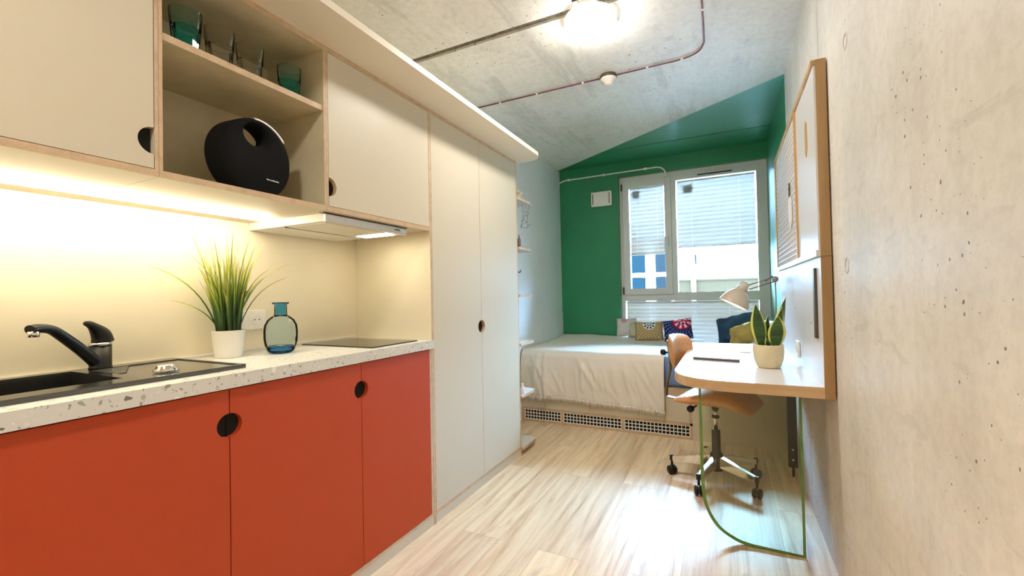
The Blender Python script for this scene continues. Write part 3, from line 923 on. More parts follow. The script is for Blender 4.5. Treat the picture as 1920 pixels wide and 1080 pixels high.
# right unit
t, bm = wall_unit(1.1275, 1.7335, 'cream wall cabinet above the cooker hood beside the wardrobe', 'l')
add_box(bm, XK + 0.001, XF, 1.1275, 1.136, UZ0 + 0.018, UZ1 - 0.018)
add_box(bm, XK + 0.001, XF - 0.019, 1.7245, 1.7335, UZ0 + 0.018, UZ1 - 0.018)
add_box(bm, XB, XB + 0.008, 1.136, 1.7245, UZ0 + 0.018, UZ1 - 0.018)
ply_front(bm)
part('carcass', bm, ['cream', 'ply'], t)
make_door(t, 1.1375, 1.7335, UZ0 + 0.0195, UZ1 - 0.0195, 'cream', [('l', 1.507)], 0.034)

# led profile under the wall units
t = thing('led_strip', 'glowing warm white light strip under the wall cabinets', 'light', (-1.612, 0.42, UZ0))
bm = nb(); add_box(bm, -1.619, -1.609, -0.278, 1.128, UZ0 - 0.006, UZ0 - 0.0005); part('profile', bm, 'steel', t)
bm = nb(); add_box(bm, -1.623, -1.605, -0.28, 1.130, UZ0 - 0.012, UZ0 - 0.0015); part('diffuser', bm, 'led', t)

# cooker hood
HY0, HY1, HX0, HX1 = 1.145, 1.600, -1.772, -1.320
t = thing('cooker_hood', 'slim steel slide-out cooker hood under the right wall cabinet', 'hood', ((HX0 + HX1) / 2, (HY0 + HY1) / 2, 1.384))
bm = nb()
add_box(bm, HX0, HX1 - 0.014, HY0 + 0.004, HY1 - 0.004, 1.388, UZ0 - 0.0005)
part('body', bm, 'white_plastic', t)
bm = nb(); add_box(bm, HX1 - 0.014, HX1, HY0, HY1, 1.384, UZ0 - 0.004, 0.002); fp = part('front_panel', bm, 'steel', t)
bm = nb(); add_box(bm, HX1 - 0.02, HX1 + 0.004, HY0 - 0.012, HY1 + 0.002, UZ0 - 0.0035, UZ0 - 0.0005); part('seal', bm, 'grey_metal', t)
bm = nb(); add_box(bm, -1.565, HX1 - 0.035, HY0 + 0.03, HY1 - 0.105, 1.3855, 1.3878); part('grease_filter', bm, 'steel', t)
bm = nb(); add_box(bm, -1.572, -1.566, HY0 + 0.02, HY1 - 0.02, 1.3845, 1.3879); part('filter_rail', bm, 'grey_metal', t)
bm = nb(); add_box(bm, -1.545, -1.375, 1.515, 1.575, 1.3850, 1.3879); part('light_cover', bm, 'hood_light', t, label='glowing light cover')
bm = text_mesh('amica', 0.016)
bmesh.ops.transform(bm, matrix=Matrix.Translation((HX1 + 0.0006, 1.535, 1.402)) @ Matrix(((0, 0, 1, 0), (1, 0, 0, 0), (0, 1, 0, 0), (0, 0, 0, 1))), verts=bm.verts[:])
part('logo', bm, 'grey_metal', fp, label='small dark lettering')

# ------------------------------------------------------------------ wardrobe and cornice board
WY0, WY1 = 1.7365, 2.732
t = thing('wardrobe', 'tall cream two-door wardrobe with one round finger hole', 'wardrobe', (XF - 0.2, (WY0 + WY1) / 2, 0))
bm = nb()
xb = XK + 0.001
add_box(bm, xb, XF, WY0, WY0 + 0.0165, 0.0, UZ1)
add_box(bm, xb, XF, WY1 - 0.0165, WY1, 0.0, UZ1)
add_box(bm, xb, XF, WY0 + 0.0165, WY1 - 0.0165, 0.046, 0.062)
add_box(bm, xb, XF, WY0 + 0.0165, WY1 - 0.0165, UZ1 - 0.018, UZ1)
add_box(bm, xb, xb + 0.008, WY0 + 0.0165, WY1 - 0.0165, 0.062, UZ1 - 0.018)
add_box(bm, XF - 0.04, XF - 0.022, 2.200, 2.240, 0.062, UZ1 - 0.018, mi=2)  # dark strip painted as the shade behind the finger hole
ply_front(bm)
for f in bm.faces:
    if XF - 0.0405 <= f.calc_center_median().x <= XF - 0.0215: f.material_index = 2
part('carcass', bm, ['splash', 'ply', 'void_shade'], t)
make_door(t, WY0 + 0.018, 2.2190, 0.0635, UZ1 - 0.0195, 'cream', [('r', 0.920)], 0.037)
make_door(t, 2.2215, WY1 - 0.018, 0.0635, UZ1 - 0.0195, 'cream', [('l', 0.920)], 0.037)
bm = nb(); add_box(bm, xb, XF - 0.004, WY0 + 0.017, WY1 - 0.017, 0.0, 0.0455); part('plinth', bm, 'cream', t)

bm = nb()
pts = [(XK + 0.001, -0.30), (-1.107, -0.30)] + arc(-1.107 - 0.10, 2.775 - 0.10, 0.10, 0, PI / 2, 10) + [(XK + 0.001, 2.775)]
pts[1] = (-1.107, -0.30)
add_prism(bm, pts, 'z', UZ1 + 0.0005, UZ1 + 0.026, 0)
single('cornice_board', bm, 'cornice', 'long pale cornice board with rounded end lying on the cabinets and wardrobe', 'shelf')

# ------------------------------------------------------------------ things in the open cabinet
def tumbler(x, y, z, r0, r1, h, label, teal, group, facets=10):
    t = thing('tumbler', label, 'glass', (x, y, z), group)
    lo = 0.62 * h if teal else 0.60 * h
    rm = r0 + (r1 - r0) * 0.6
    mat_lo = 'tumbler_teal_deep' if teal else 'tumbler'
    mat_hi = 'tumbler_teal' if teal else 'tumbler'
    bm = nb()
    add_lathe(bm, [(0.0, 0.0008), (r0 * 0.94, 0.0008), (r0, 0.004), (rm, lo), (rm - 0.003, lo), (r0 - 0.007, 0.014), (0.0, 0.012)], (x, y, z), facets, smooth=False)
    part('faceted_base', bm, mat_lo, t)
    bm = nb()
    add_lathe(bm, [(rm, lo + 0.0004), (r1, h - 0.001), (r1 - 0.001, h), (r1 - 0.0022, h - 0.001), (rm - 0.0024, lo + 0.0004)], (x, y, z), 36)
    part('rim_wall', bm, mat_hi, t)
ZS = 1.798
gg = 'glasses on the open cabinet shelf'
tumbler(-1.375, 0.712, ZS, 0.031, 0.041, 0.130, 'large teal glass nearest the left end of the shelf', True, gg)
tumbler(-1.375, 0.806, ZS, 0.032, 0.041, 0.126, 'clear glass standing beside the large teal glass', False, gg)
tumbler(-1.375, 0.901, ZS, 0.032, 0.041, 0.122, 'clear glass standing farther along, mid shelf', False, gg)
tumbler(-1.400, 1.062, ZS, 0.032, 0.040, 0.135, 'teal glass at the right end of the shelf by itself', True, gg)

# speaker: thick round disc with a hole near the top and a flat foot
SPK = Vector((-1.385, 0.905, UZ0 + 0.0185))
t = thing('round_speaker', 'round black speaker with a handle hole in the open cabinet', 'speaker', SPK, None, math.radians(7))
def speaker_loops():
    n = 72
    R, zc = 0.127, 0.118
    fl = 0.0
    out, hole = [], []
    for i in range(n):
        a = 2 * PI * i / n
        y, z = R * math.cos(a), zc + R * 1.0 * math.sin(a)
        out.append((y, max(z, fl)))
        hole.append((-0.012 + 0.042 * math.cos(a), zc + 0.076 + 0.034 * math.sin(a)))
    return n, out, hole
n, out, hole = speaker_loops()
bm = nb()
def ring(f, x): # interpolate between outer loop and hole loop
    return [bm.verts.new((x, o[0] + (h[0] - o[0]) * f, o[1] + (h[1] - o[1]) * f)) for o, h in zip(out, hole)]
rings = [ring(1.0, -0.004), ring(0.95, -0.016), ring(0.62, -0.040), ring(0.25, -0.050), ring(0.05, -0.040), ring(0.0, -0.028), ring(0.0, 0.026), ring(0.02, 0.034), ring(0.08, 0.040), ring(0.45, 0.0445), ring(0.85, 0.0435), ring(0.97, 0.038), ring(1.0, 0.028)]
for A, B in zip(rings, rings[1:] + rings[:1]):
    for i in range(n):
        try:
            f = bm.faces.new((A[i], A[(i + 1) % n], B[(i + 1) % n], B[i])); f.smooth = True
        except ValueError: pass
part('body', bm, 'black_fabric', t, world=False)
bm = nb()
hp = [(0.037, 0.1255 * math.cos(a), 0.118 + 0.1255 * math.sin(a)) for a in [math.radians(98 - 58 * i / 16) for i in range(17)]]
add_tube(bm, hp, 0.0062, 10, flat=0.8)
part('handle_trim', bm, 'steel', t, world=False, label='chrome handle trim')
bm = text_mesh('harman/kardon', 0.0078, 0.0006)
bmesh.ops.transform(bm, matrix=Matrix.Translation((0.0448, 0.046, 0.058)) @ Matrix(((0, 0, 1, 0), (1, 0, 0, 0), (0, 1, 0, 0), (0, 0, 0, 1))), verts=bm.verts[:])
part('logo', bm, 'paper', t, world=False, label='tiny white lettering')

# ------------------------------------------------------------------ things on the worktop
PX, PY = -1.668, 1.000
t = thing('potted_grass', 'potted tall green grass in a white pot on the worktop', 'plant', (PX, PY, ZT))
bm = nb(); add_lathe(bm, [(0.0, 0.0005), (0.044, 0.0005), (0.0455, 0.002), (0.054, 0.098), (0.0545, 0.100), (0.0515, 0.100), (0.050, 0.085), (0.0, 0.085)], (PX, PY, ZT), 48); part('pot', bm, 'white_ceramic', t)
bm = nb(); add_lathe(bm, [(0.0, 0.090), (0.0498, 0.086)], (PX, PY, ZT), 32); part('soil', bm, 'soil', t)
bm = nb()
uvl = bm.loops.layers.uv.new('UVMap')
rnd = random.Random(5)
def blade(p0, p1, p2, w, seg=10, keep=(0.6,)):
    rows = []
    for i in range(seg + 1):
        u = i / seg
        c = p0 * (1 - u) ** 2 + p1 * 2 * u * (1 - u) + p2 * u * u
        d = ((p1 - p0) * (1 - u) + (p2 - p1) * u).normalized()
        sd = d.cross(Vector((rd.x, rd.y, 0.1))).normalized()
        ww = w * (1 - u) ** 0.55 * (0.75 + 0.25 * math.sin(min(1, u * 2) * PI / 2)) + 0.0003
        rows.append((bm.verts.new(c - sd * ww), bm.verts.new(c + sd * ww + d * 0.0), u))
    for A, B in zip(rows, rows[1:]):
        f = bm.faces.new((A[0], A[1], B[1], B[0])); f.smooth = True
        for lp, (uu, vv) in zip(f.loops, ((-1, A[2]), (1, A[2]), (1, B[2]), (-1, B[2]))): lp[uvl].uv = (uu, vv)
XWALL = XK + 0.012
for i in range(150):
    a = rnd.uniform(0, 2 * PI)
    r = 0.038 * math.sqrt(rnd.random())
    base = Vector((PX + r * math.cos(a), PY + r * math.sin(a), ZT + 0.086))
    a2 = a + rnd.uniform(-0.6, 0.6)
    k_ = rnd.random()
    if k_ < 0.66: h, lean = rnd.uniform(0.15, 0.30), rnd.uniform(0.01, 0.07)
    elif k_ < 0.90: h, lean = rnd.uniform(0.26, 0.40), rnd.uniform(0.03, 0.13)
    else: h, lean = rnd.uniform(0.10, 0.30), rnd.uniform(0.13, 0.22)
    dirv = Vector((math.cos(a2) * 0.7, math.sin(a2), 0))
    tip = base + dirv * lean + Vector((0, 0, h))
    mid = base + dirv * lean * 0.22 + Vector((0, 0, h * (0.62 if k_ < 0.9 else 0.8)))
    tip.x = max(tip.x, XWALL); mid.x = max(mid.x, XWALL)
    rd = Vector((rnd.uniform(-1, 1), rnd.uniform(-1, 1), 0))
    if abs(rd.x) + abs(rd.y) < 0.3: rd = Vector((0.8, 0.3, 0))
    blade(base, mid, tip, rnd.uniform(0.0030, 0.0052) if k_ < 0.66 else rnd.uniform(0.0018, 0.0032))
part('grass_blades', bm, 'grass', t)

VX, VY = -1.585, 1.152
t = thing('glass_vase', 'round-shouldered blue glass bottle vase on the worktop', 'vase', (VX, VY, ZT))
bm = nb()
body = [(0.046, 0.014), (0.056, 0.030), (0.0605, 0.055), (0.061, 0.085), (0.058, 0.110), (0.048, 0.130), (0.034, 0.142), (0.0245, 0.1475)]
add_lathe(bm, body + [(r - 0.003, z) for r, z in reversed(body)], (VX, VY, ZT), 56, close=True); part('body', bm, 'vase_glass', t)
bm = nb()
nk = [(0.0245, 0.1478), (0.0228, 0.152), (0.0225, 0.188), (0.030, 0.195), (0.0305, 0.198), (0.0285, 0.199), (0.0195, 0.192), (0.0192, 0.150)]
add_lathe(bm, nk, (VX, VY, ZT), 48, close=True); part('neck', bm, 'vase_neck', t)
bm = nb()
add_lathe(bm, [(0.0, 0.0006), (0.034, 0.0006), (0.0445, 0.006), (0.0495, 0.0138), (0.052, 0.028), (0.049, 0.0295), (0.0, 0.024)], (VX, VY, ZT), 56); part('thick_base', bm, 'vase_base', t)

# ------------------------------------------------------------------ wall shelves on the wardrobe end
sg = 'small plywood shelves beside the bed'
SH = [(1.768, 'topmost small plywood shelf beside the wardrobe, dried flowers on it'),
      (1.424, 'second small plywood shelf from the top, below the twig garland'),
      (1.094, 'third small plywood shelf from the top, seen edge on'),
      (0.757, 'fourth small plywood shelf, just above the bed blanket'),
      (0.400, 'fifth small shelf from the top, in front of the hanging blanket'),
      (0.045, 'lowest small shelf almost on the floor beside the wardrobe')]
for z, lab in SH:
    bm = nb()
    x1, y1 = -1.280, 2.985
    pts = [(XL + 0.007, WY1 + 0.001), (x1, WY1 + 0.001)] + arc(x1 - 0.05, y1 - 0.05, 0.05, 0, PI / 2, 8) + [(XL + 0.007, y1)]
    add_prism(bm, pts, 'z', z - 0.010, z + 0.008, 0, 1)
    single('wall_shelf', bm, ['white_laminate', 'ply'], lab, 'shelf', sg)
# dried flowers on the top shelf
bm = nb()
rnd = random.Random(3)
for i in range(26):
    c = Vector((-1.36 + rnd.uniform(-0.05, 0.04), 2.86 + rnd.uniform(-0.05, 0.05), 1.777 + 0.006))
    e = c + Vector((rnd.uniform(-0.03, 0.03), rnd.uniform(-0.03, 0.03), rnd.uniform(0.01, 0.075)))
    add_tube(bm, [c, (c + e) / 2 + Vector((0.004, 0, 0)), e], 0.0018, 5)
    bmesh.ops.create_icosphere(bm, subdivisions=1, radius=rnd.uniform(0.006, 0.011), matrix=Matrix.Translation(e))
single('dried_flowers', bm, 'dried', 'bunch of cream dried flowers on the topmost shelf', 'dried flowers')
# twig garland hanging from the top shelf
t = thing('twig_garland', 'thin twig garland hanging below the topmost shelf', 'garland', (-1.28, 2.95, 1.50))
bm = nb()
rnd = random.Random(11)
beads = []
for s in range(3):
    y0 = 2.88 + 0.022 * s
    p = [Vector((-1.312 + 0.012 * s, y0, 1.757))]
    for i in range(7):
        p.append(p[-1] + Vector((rnd.uniform(-0.014, 0.010), rnd.uniform(-0.012, 0.014), -rnd.uniform(0.016, 0.030))))
        beads.append(p[-1].copy())
        if rnd.random() < 0.7:
            e = p[-1] + Vector((rnd.uniform(-0.02, 0.03), rnd.uniform(-0.02, 0.03), rnd.uniform(-0.004, 0.02)))
            add_tube(bm, [p[-1], e], 0.0007, 5); beads.append(e)
    add_tube(bm, p, 0.0009, 5)
part('twigs', bm, 'twig', t)
for q in beads:
    bm = nb(); bmesh.ops.create_icosphere(bm, subdivisions=1, radius=rnd.uniform(0.002, 0.004), matrix=Matrix.Translation(q))
    part('bead', bm, 'twig', t)
# small figures on the shelves
def little_jar(x, y, z, r, h, mat, name, label, cat, cap=None):
    bm = nb(); add_lathe(bm, [(0, 0.0002), (r * 0.8, 0.0002), (r, h * 0.2), (r * 0.95, h * 0.65), (r * 0.45, h * 0.8), (r * 0.5, h), (0, h)], (x, y, z), 24)
    single(name, bm, mat, label, cat)
little_jar(-1.300, 2.775, 1.4322, 0.012, 0.085, 'twig', 'small_bottle', 'small dark bottle on the second shelf by the wardrobe', 'bottle')
little_jar(-1.296, 2.775, 0.408, 0.014, 0.075, 'white_ceramic', 'small_candlestick', 'small white candlestick on the fifth shelf in front of the blanket', 'candlestick')
bm = nb()
add_box(bm, -1.305, -1.295, WY1 + 0.0005, WY1 + 0.006, 1.245, 1.275, 0.002)
add_tube(bm, smooth_curve([(-1.30, WY1 + 0.005, 1.262), (-1.30, WY1 + 0.040, 1.255), (-1.30, WY1 + 0.052, 1.262), (-1.30, WY1 + 0.058, 1.272)], 5), 0.0035, 8)
single('wall_hook', bm, 'black_metal', 'small dark hook on the wardrobe end between second and third shelf', 'hook')

# ------------------------------------------------------------------ bed
YF = 3.50
t = thing('bed', 'built-in bed with drawer fronts and perforated plinth under the window', 'bed', (-0.65, 4.05, 0))
bm = nb()
BXR = -0.255
add_box(bm, XL + 0.008, BXR, YF, YF + 0.022, 0.0, 0.018)                 # bottom rail
add_box(bm, XL + 0.008, BXR, YF, YF + 0.022, 0.104, 0.122)               # rail over the grilles
for x in (XL + 0.008, -1.285, -0.778): add_box(bm, x, x + 0.022, YF, YF + 0.022, 0.018, 0.104)
add_box(bm, BXR - 0.018, BXR, YF, YF + 0.022, 0.018, 0.304)
add_box(bm, XL + 0.008, BXR, YF, YF + 0.022, 0.304, 0.372)
add_box(bm, XL + 0.008, XR - 0.002, YF + 0.022, 4.612, 0.350, 0.372)
part('plywood_frame', bm, 'ply', t)
bm = nb(); add_box(bm, XL + 0.008, BXR - 0.002, YF + 0.022, YF + 0.03, 0.0, 0.35); part('backing_board', bm, 'void_shade', t)  # dark sheet standing in for the shade behind the grilles
bm = nb(); add_box(bm, BXR + 0.0005, XR - 0.002, YF - 0.006, YF + 0.02, 0.0, 0.49, 0.001); part('side_panel', bm, 'cream', t)
dx = [XL + 0.010, -1.428, -1.030, -0.643, BXR - 0.019]
for a, b_ in zip(dx, dx[1:]):
    bm = nb(); add_box(bm, a + 0.0012, b_ - 0.0012, YF + 0.001, YF + 0.019, 0.1232, 0.3032); part('drawer', bm, 'cream', t)
def grille(x0, x1):
    bm = nb()
    z0, z1 = 0.0185, 0.1035
    nx = max(1, round((x1 - x0) / 0.0285)); nz = 3
    bw = 0.0058
    for i in range(nx + 1):
        xx = x0 + (x1 - x0 - bw) * i / nx
        add_box(bm, xx, xx + bw, YF + 0.004, YF + 0.008, z0, z1)
    for j in range(nz + 1):
        zz = z0 + (z1 - z0 - bw) * j / nz
        add_box(bm, x0 + bw, x1 - bw, YF + 0.0035, YF + 0.0078, zz, zz + bw)
    part('ventilation_grille', bm, 'white_plastic', t, label='white grille with black square openings')
grille(XL + 0.031, -1.2855); grille(-1.2625, -0.7785); grille(-0.7555, BXR - 0.0185)
def cushion_bm(w, h, d, uv=True, puff=1.0, n=18, seed=1, wrinkle=0.004):
    """cushion in its own frame: face in x (width) / z (height), thickness in y, corners pinched"""
    bm = nb()
    L = bm.loops.layers.uv.new('UVMap')
    rn = random.Random(seed)
    ph = [rn.uniform(0, 6) for _ in range(6)]
    grid = {}
    for s in (-1, 1):
        for i in range(n + 1):
            for j in range(n + 1):
                u, v = i / n * 2 - 1, j / n * 2 - 1
                edge = (i in (0, n) or j in (0, n))
                if edge and s == 1: grid[s, i, j] = grid[-1, i, j]; continue
                k_ = (max(0, 1 - u ** 4) * max(0, 1 - v ** 4)) ** 0.5
                pin = 1 - 0.05 * (1 - abs(u * v)) * max(abs(u), abs(v))
                wv = wrinkle * (math.sin(5 * u + 3 * v + ph[0]) + math.sin(7 * v - 4 * u + ph[1]) + 0.7 * math.sin(11 * u * v + ph[2]))
                x, z = u * w / 2 * pin, v * h / 2 * pin
                y = s * (d / 2 * k_ * puff + (wv * k_ if s == -1 else -wv * k_))
                grid[s, i, j] = bm.verts.new((x, y, z))
    for s in (-1, 1):
        for i in range(n):
            for j in range(n):
                q = [grid[s, i, j], grid[s, i + 1, j], grid[s, i + 1, j + 1], grid[s, i, j + 1]]
                if s == 1: q.reverse()
                f = bm.faces.new(q); f.smooth = True
                for lp in f.loops: lp[L].uv = (lp.vert.co.x, lp.vert.co.z)
    return bm
MZ = 0.605
bm = nb()
add_box(bm, XL + 0.030, XR - 0.004, YF + 0.030, 4.612, 0.373, MZ, 0.035, seg=4)
for f in bm.faces: f.smooth = True
part('mattress', bm, 'sheet', t)

# blanket laid over the mattress and hanging over its front edge
bt = thing('blanket', 'cream cotton blanket with fringed hem spread over the bed', 'blanket', (-1.0, 4.0, 0.61))
bm = nb()
bx0, bx1 = XL + 0.016, -0.445
nx, ny = 170, 120
yb = 4.604
rc = 0.055
ztop, ysur = MZ + 0.012, YF - 0.004
_r = random.Random(21)
creases = [(_r.uniform(bx0, bx1), (1 if _r.random() < 0.8 else -0.5) * _r.uniform(0.05, 0.75), _r.uniform(0.008, 0.022), _r.uniform(0.004, 0.012), _r.uniform(0.03, 0.2), _r.uniform(0.25, 0.55)) for _ in range(40)] + [(-1.415, 0.05, 0.016, 0.026, 0.02, 0.9), (-1.47, -0.10, 0.018, 0.020, 0.02, 0.9), (-1.55, 0.25, 0.018, 0.016, 0.05, 0.9)]
def blanket_point(u, s):
    """u across (0..1), s along metres from the back edge; hangs after the front edge"""
    x = bx0 + (bx1 - bx0) * u
    flat = yb - (ysur + rc)
    qa = rc * PI / 2
    if s <= flat:
        y, z, ny_, nz_ = yb - s, ztop, 0, 1
    elif s <= flat + qa:
        a = (s - flat) / rc
        y, z = ysur + rc - rc * math.sin(a), ztop - rc + rc * math.cos(a)
        ny_, nz_ = -math.sin(a), math.cos(a)
    else:
        y, z, ny_, nz_ = ysur, ztop - rc - (s - flat - qa), -1, 0
    hang = max(0.0, min(1.0, (s - flat - 0.02) / 0.14))
    hl = max(0.0, s - flat)
    # folds: broad ones radiating from the edge, finer creases lower down
    w = 0.006 * math.sin(x * 11 + 1.2 * math.sin(hl * 6 + x * 3))
    for (cx_, sl, wd_, am, h0, h1) in creases:          # single soft creases, each with its own slope and reach
        g = (x - cx_ - sl * hl) / wd_
        if abs(g) < 3.5: w += am * math.exp(-g * g) * max(0.0, min(1.0, (hl - h0) / 0.05)) * max(0.0, min(1.0, (h1 - hl) / 0.05))
    w += 0.014 * math.exp(-((x + 1.36 + 0.10 * hl) / 0.035) ** 2) + 0.012 * math.exp(-((x + 1.50 - 0.22 * hl) / 0.03) ** 2)
    w2 = 0.0025 * math.sin(x * 13 + y * 9) + 0.0022 * math.sin(y * 21 - x * 6 + 0.7)
    off = hang * (0.020 + w) + (1 - hang) * abs(w2)
    back = max(0.0, 1 - s / 0.5)
    z += 0.026 * back * back * (1 - hang) + 0.010 * math.sin(x * 4 + 1) * back
    return Vector((x, y + ny_ * off, z + nz_ * off))
flat = yb - (ysur + rc)
def total(u):
    x = bx0 + (bx1 - bx0) * u
    hem = 0.252 - 0.050 * u - (0.012 if x < -1.43 else 0)
    return flat + rc * PI / 2 + (ztop - rc - hem)
rows = []
for j in range(ny + 1):
    rows.append([bm.verts.new(blanket_point(i / nx, total(i / nx) * (j / ny))) for i in range(nx + 1)])
for A, B in zip(rows, rows[1:]):
    for i in range(nx):
        f = bm.faces.new((A[i], A[i + 1], B[i + 1], B[i])); f.smooth = True
hemline = [v.co.copy() for v in rows[-1]]
blk = part('cloth', bm, 'blanket', bt)
so = blk.modifiers.new('thickness', 'SOLIDIFY'); so.thickness = 0.004; so.offset = 1
bm = nb()
rnd = random.Random(9)
for i in range(len(hemline) - 1):
    for k_ in range(2):
        p = hemline[i].lerp(hemline[i + 1], k_ / 2 + rnd.uniform(0, 0.3)) + Vector((0, -0.002, 0.004))
        L = rnd.uniform(0.025, 0.048)
        add_tube(bm, [p, p + Vector((rnd.uniform(-0.004, 0.004), rnd.uniform(-0.006, 0.001), -L * 0.5)), p + Vector((rnd.uniform(-0.010, 0.010), rnd.uniform(-0.008, 0.001), -L))], [0.0026, 0.0022, 0.0014], 5)
part('fringe', bm, 'blanket', bt, kind='stuff')

def cushion(name, mat, label, w, h, d, loc, rx, rz, ry=0.0, seed=1, wrinkle=0.004):
    bm = cushion_bm(w, h, d, seed=seed, wrinkle=wrinkle)
    me = mesh_of(name, bm, mat)
    o = bpy.data.objects.new(name, me); COL.objects.link(o)
    o.location = loc; o.rotation_euler = (rx, ry, rz)
    o['label'] = label; o['category'] = 'cushion'; o['group'] = 'cushions on the bed'
    ROOT[o.name] = Vector(loc)
    return o
LN = math.radians
cushion('cushion', 'floral_print', 'pale patterned cushion at the left end of the window, partly hidden', 0.20, 0.19, 0.06, (-0.940, 4.560, 0.742), LN(-10), LN(4), seed=2)
cushion('cushion', 'cream_cushion', 'plain cream cushion between the pale patterned one and the tan one', 0.18, 0.15, 0.06, (-0.818, 4.520, 0.722), LN(-16), LN(-5), seed=3)
cushion('cushion', 'tan_print', 'tan patterned cushion with a white medallion under the window', 0.265, 0.185, 0.075, (-0.695, 4.425, 0.722), LN(-16), LN(5), LN(-2), seed=4)
cushion('cushion', 'navy_print', 'navy cushion with a red half-round medallion under the window', 0.262, 0.200, 0.085, (-0.428, 4.390, 0.742), LN(-18), LN(-6), LN(-9), seed=5)
cushion('cushion', 'teal_cushion', 'large crumpled dark blue cushion tilted against the right wall', 0.36, 0.27, 0.13, (0.075, 4.43, 0.758), LN(-30), LN(-16), LN(-15), seed=6, wrinkle=0.020)
cushion('cushion', 'yellow_cushion', 'small ochre cushion in front of the dark blue one', 0.22, 0.20, 0.08, (0.100, 4.17, 0.722), LN(-28), LN(-30), LN(-22), seed=7, wrinkle=0.006)
cushion('cushion', 'white_cushion', 'white cushion by the right wall behind the snake plant', 0.26, 0.26, 0.09, (0.255, 4.06, 0.735), LN(-22), LN(-60), seed=8)

# ------------------------------------------------------------------ desk unit
PXI, PXO = 0.317, 0.3505         # wall panel inner face and back
DY0, DY1 = 1.985, 3.42
DZ0, DZ1 = 0.688, 0.731
t = thing('desk', 'white wall-mounted desk with rounded corner and clear glass side', 'desk', (0.04, 2.7, 0))
bm = nb()
R_ = 0.20
dx0 = -0.234
# corner: broad rounded curve on the near left
pts = [(PXI, DY0)] + [(0.06, DY0)] + smooth_curve([(0.06, DY0 , 0), (-0.030, DY0 + 0.006, 0), (-0.113, DY0 + 0.030, 0), (-0.174, DY0 + 0.073, 0), (-0.212, DY0 + 0.134, 0), (dx0, DY0 + 0.22, 0)], 5)[1:]
pts = [(p[0], p[1]) for p in pts] + [(dx0, DY1), (PXI, DY1)]
add_prism(bm, pts, 'z', DZ0, DZ1 - 0.0012, 1, 1)
add_prism(bm, pts, 'z', DZ1 - 0.0012, DZ1, 0, 0)
part('desk_top', bm, ['white_laminate', 'oak_x'], t)
bm = nb()
ZSM = 1.222
add_box(bm, PXI, PXO, DY0, DY1, DZ0, ZSM - 0.0008)
for f in bm.faces:
    c = f.calc_center_median(); f.material_index = 0 if abs(c.x - PXI) < 1e-4 else 1
add_box(bm, PXI - 0.0012, PXI, DY0, DY0 + 0.0012, DZ1, ZSM, mi=0)
part('back_panel', bm, ['white_laminate', 'oak'], t)
bm = nb(); add_box(bm, PXI - 0.010, PXI - 0.0003, 2.075, 2.108, 0.905, 1.182, 0.002); part('dark_rail', bm, 'grey_metal', t, label='dark grey upright strip')
for yy, zz in ((2.20, 1.17), (2.62, 1.165), (2.24, 0.955), (2.72, 1.0)):
    bm = nb(); add_lathe(bm, [(0.0, 0.0012), (0.0035, 0.0012), (0.0045, 0.0002)], (PXI, yy, zz), 12, 0, Vector((-1, 0, 0))); part('screw', bm, 'grey_metal', t)
# glass side: clear sheet, green edge, curved corner at the bottom left
GY0, GY1 = 2.142, 2.162
gx0, gx1 = -0.128, 0.262
pts = [(gx1, 0.0005), (gx1, DZ0 - 0.0005), (gx0, DZ0 - 0.0005)] + [(gx0, 0.26)] + [(p[0], p[1]) for p in smooth_curve([(gx0, 0.26, 0), (gx0 + 0.012, 0.15, 0), (gx0 + 0.060, 0.060, 0), (gx0 + 0.135, 0.0135, 0), (gx0 + 0.20, 0.0005, 0)], 6)][1:]
bm = nb()
add_prism(bm, pts, 'y', GY0, GY1, 0, 1)
for f in bm.faces:
    if f.material_index == 1: f.smooth = True
for f in list(bm.faces):
    if f.material_index == 0 and abs(f.calc_center_median().y - GY0) < 1e-4:
        r_ = bmesh.ops.inset_region(bm, faces=[f], thickness=0.014, depth=0.0)
        for g in r_['faces']: g.material_index = 1  # front border painted green to imitate reflection inside the glass edge
part('glass_side', bm, ['side_glass', 'glass_edge'], t, label='clear glass with green edge')
bm = nb(); add_box(bm, 0.298, 0.345, 3.035, 3.060, 0.055, DZ0 - 0.0005, 0.002); lg = part('leg', bm, 'black_metal', t, label='black steel upright')
bm = nb(); add_tube(bm, [(0.322, 3.047, 0.0), (0.322, 3.047, 0.056)], 0.007); part('foot', bm, 'black_metal', lg)
for zz in (0.64, 0.60, 0.16, 0.10):
    bm = nb(); add_lathe(bm, [(0, 0.002), (0.005, 0.002), (0.006, 0.0)], (0.321, 3.0345, zz), 12, 0, Vector((0, -1, 0))); part('screw', bm, 'steel', lg)

# cork/letter board unit above the desk
t = thing('wall_board', 'tall oak-edged wall board with letter panel above the desk', 'board', (0.33, 2.7, ZSM))
ZBT = 1.965
bm = nb()
add_box(bm, PXI, PXO, DY0, DY1, ZSM + 0.0004, ZBT)
for f in bm.faces:
    c = f.calc_center_median(); f.material_index = 1 if abs(c.y - DY0) < 1e-3 else 0
part('back_board', bm, ['white_laminate', 'oak'], t)
bm = nb()
fx = PXI - 0.014
YM = 2.470
add_box(bm, fx, PXI - 0.0002, DY0 + 0.001, DY1, ZSM + 0.0006, ZSM + 0.024, mi=1)     # lower ledge
add_box(bm, fx, PXI - 0.0002, DY0 + 0.001, DY1, ZBT - 0.018, ZBT)                    # top rail
add_box(bm, fx, PXI - 0.0002, YM, YM + 0.024, ZSM + 0.024, ZBT - 0.018)
add_box(bm, fx, PXI - 0.0002, DY1 - 0.022, DY1, ZSM + 0.024, ZBT - 0.018)
part('oak_frame', bm, ['tan_core', 'white_laminate'], t)
bm = nb()                                                                               # letter board with white grooves
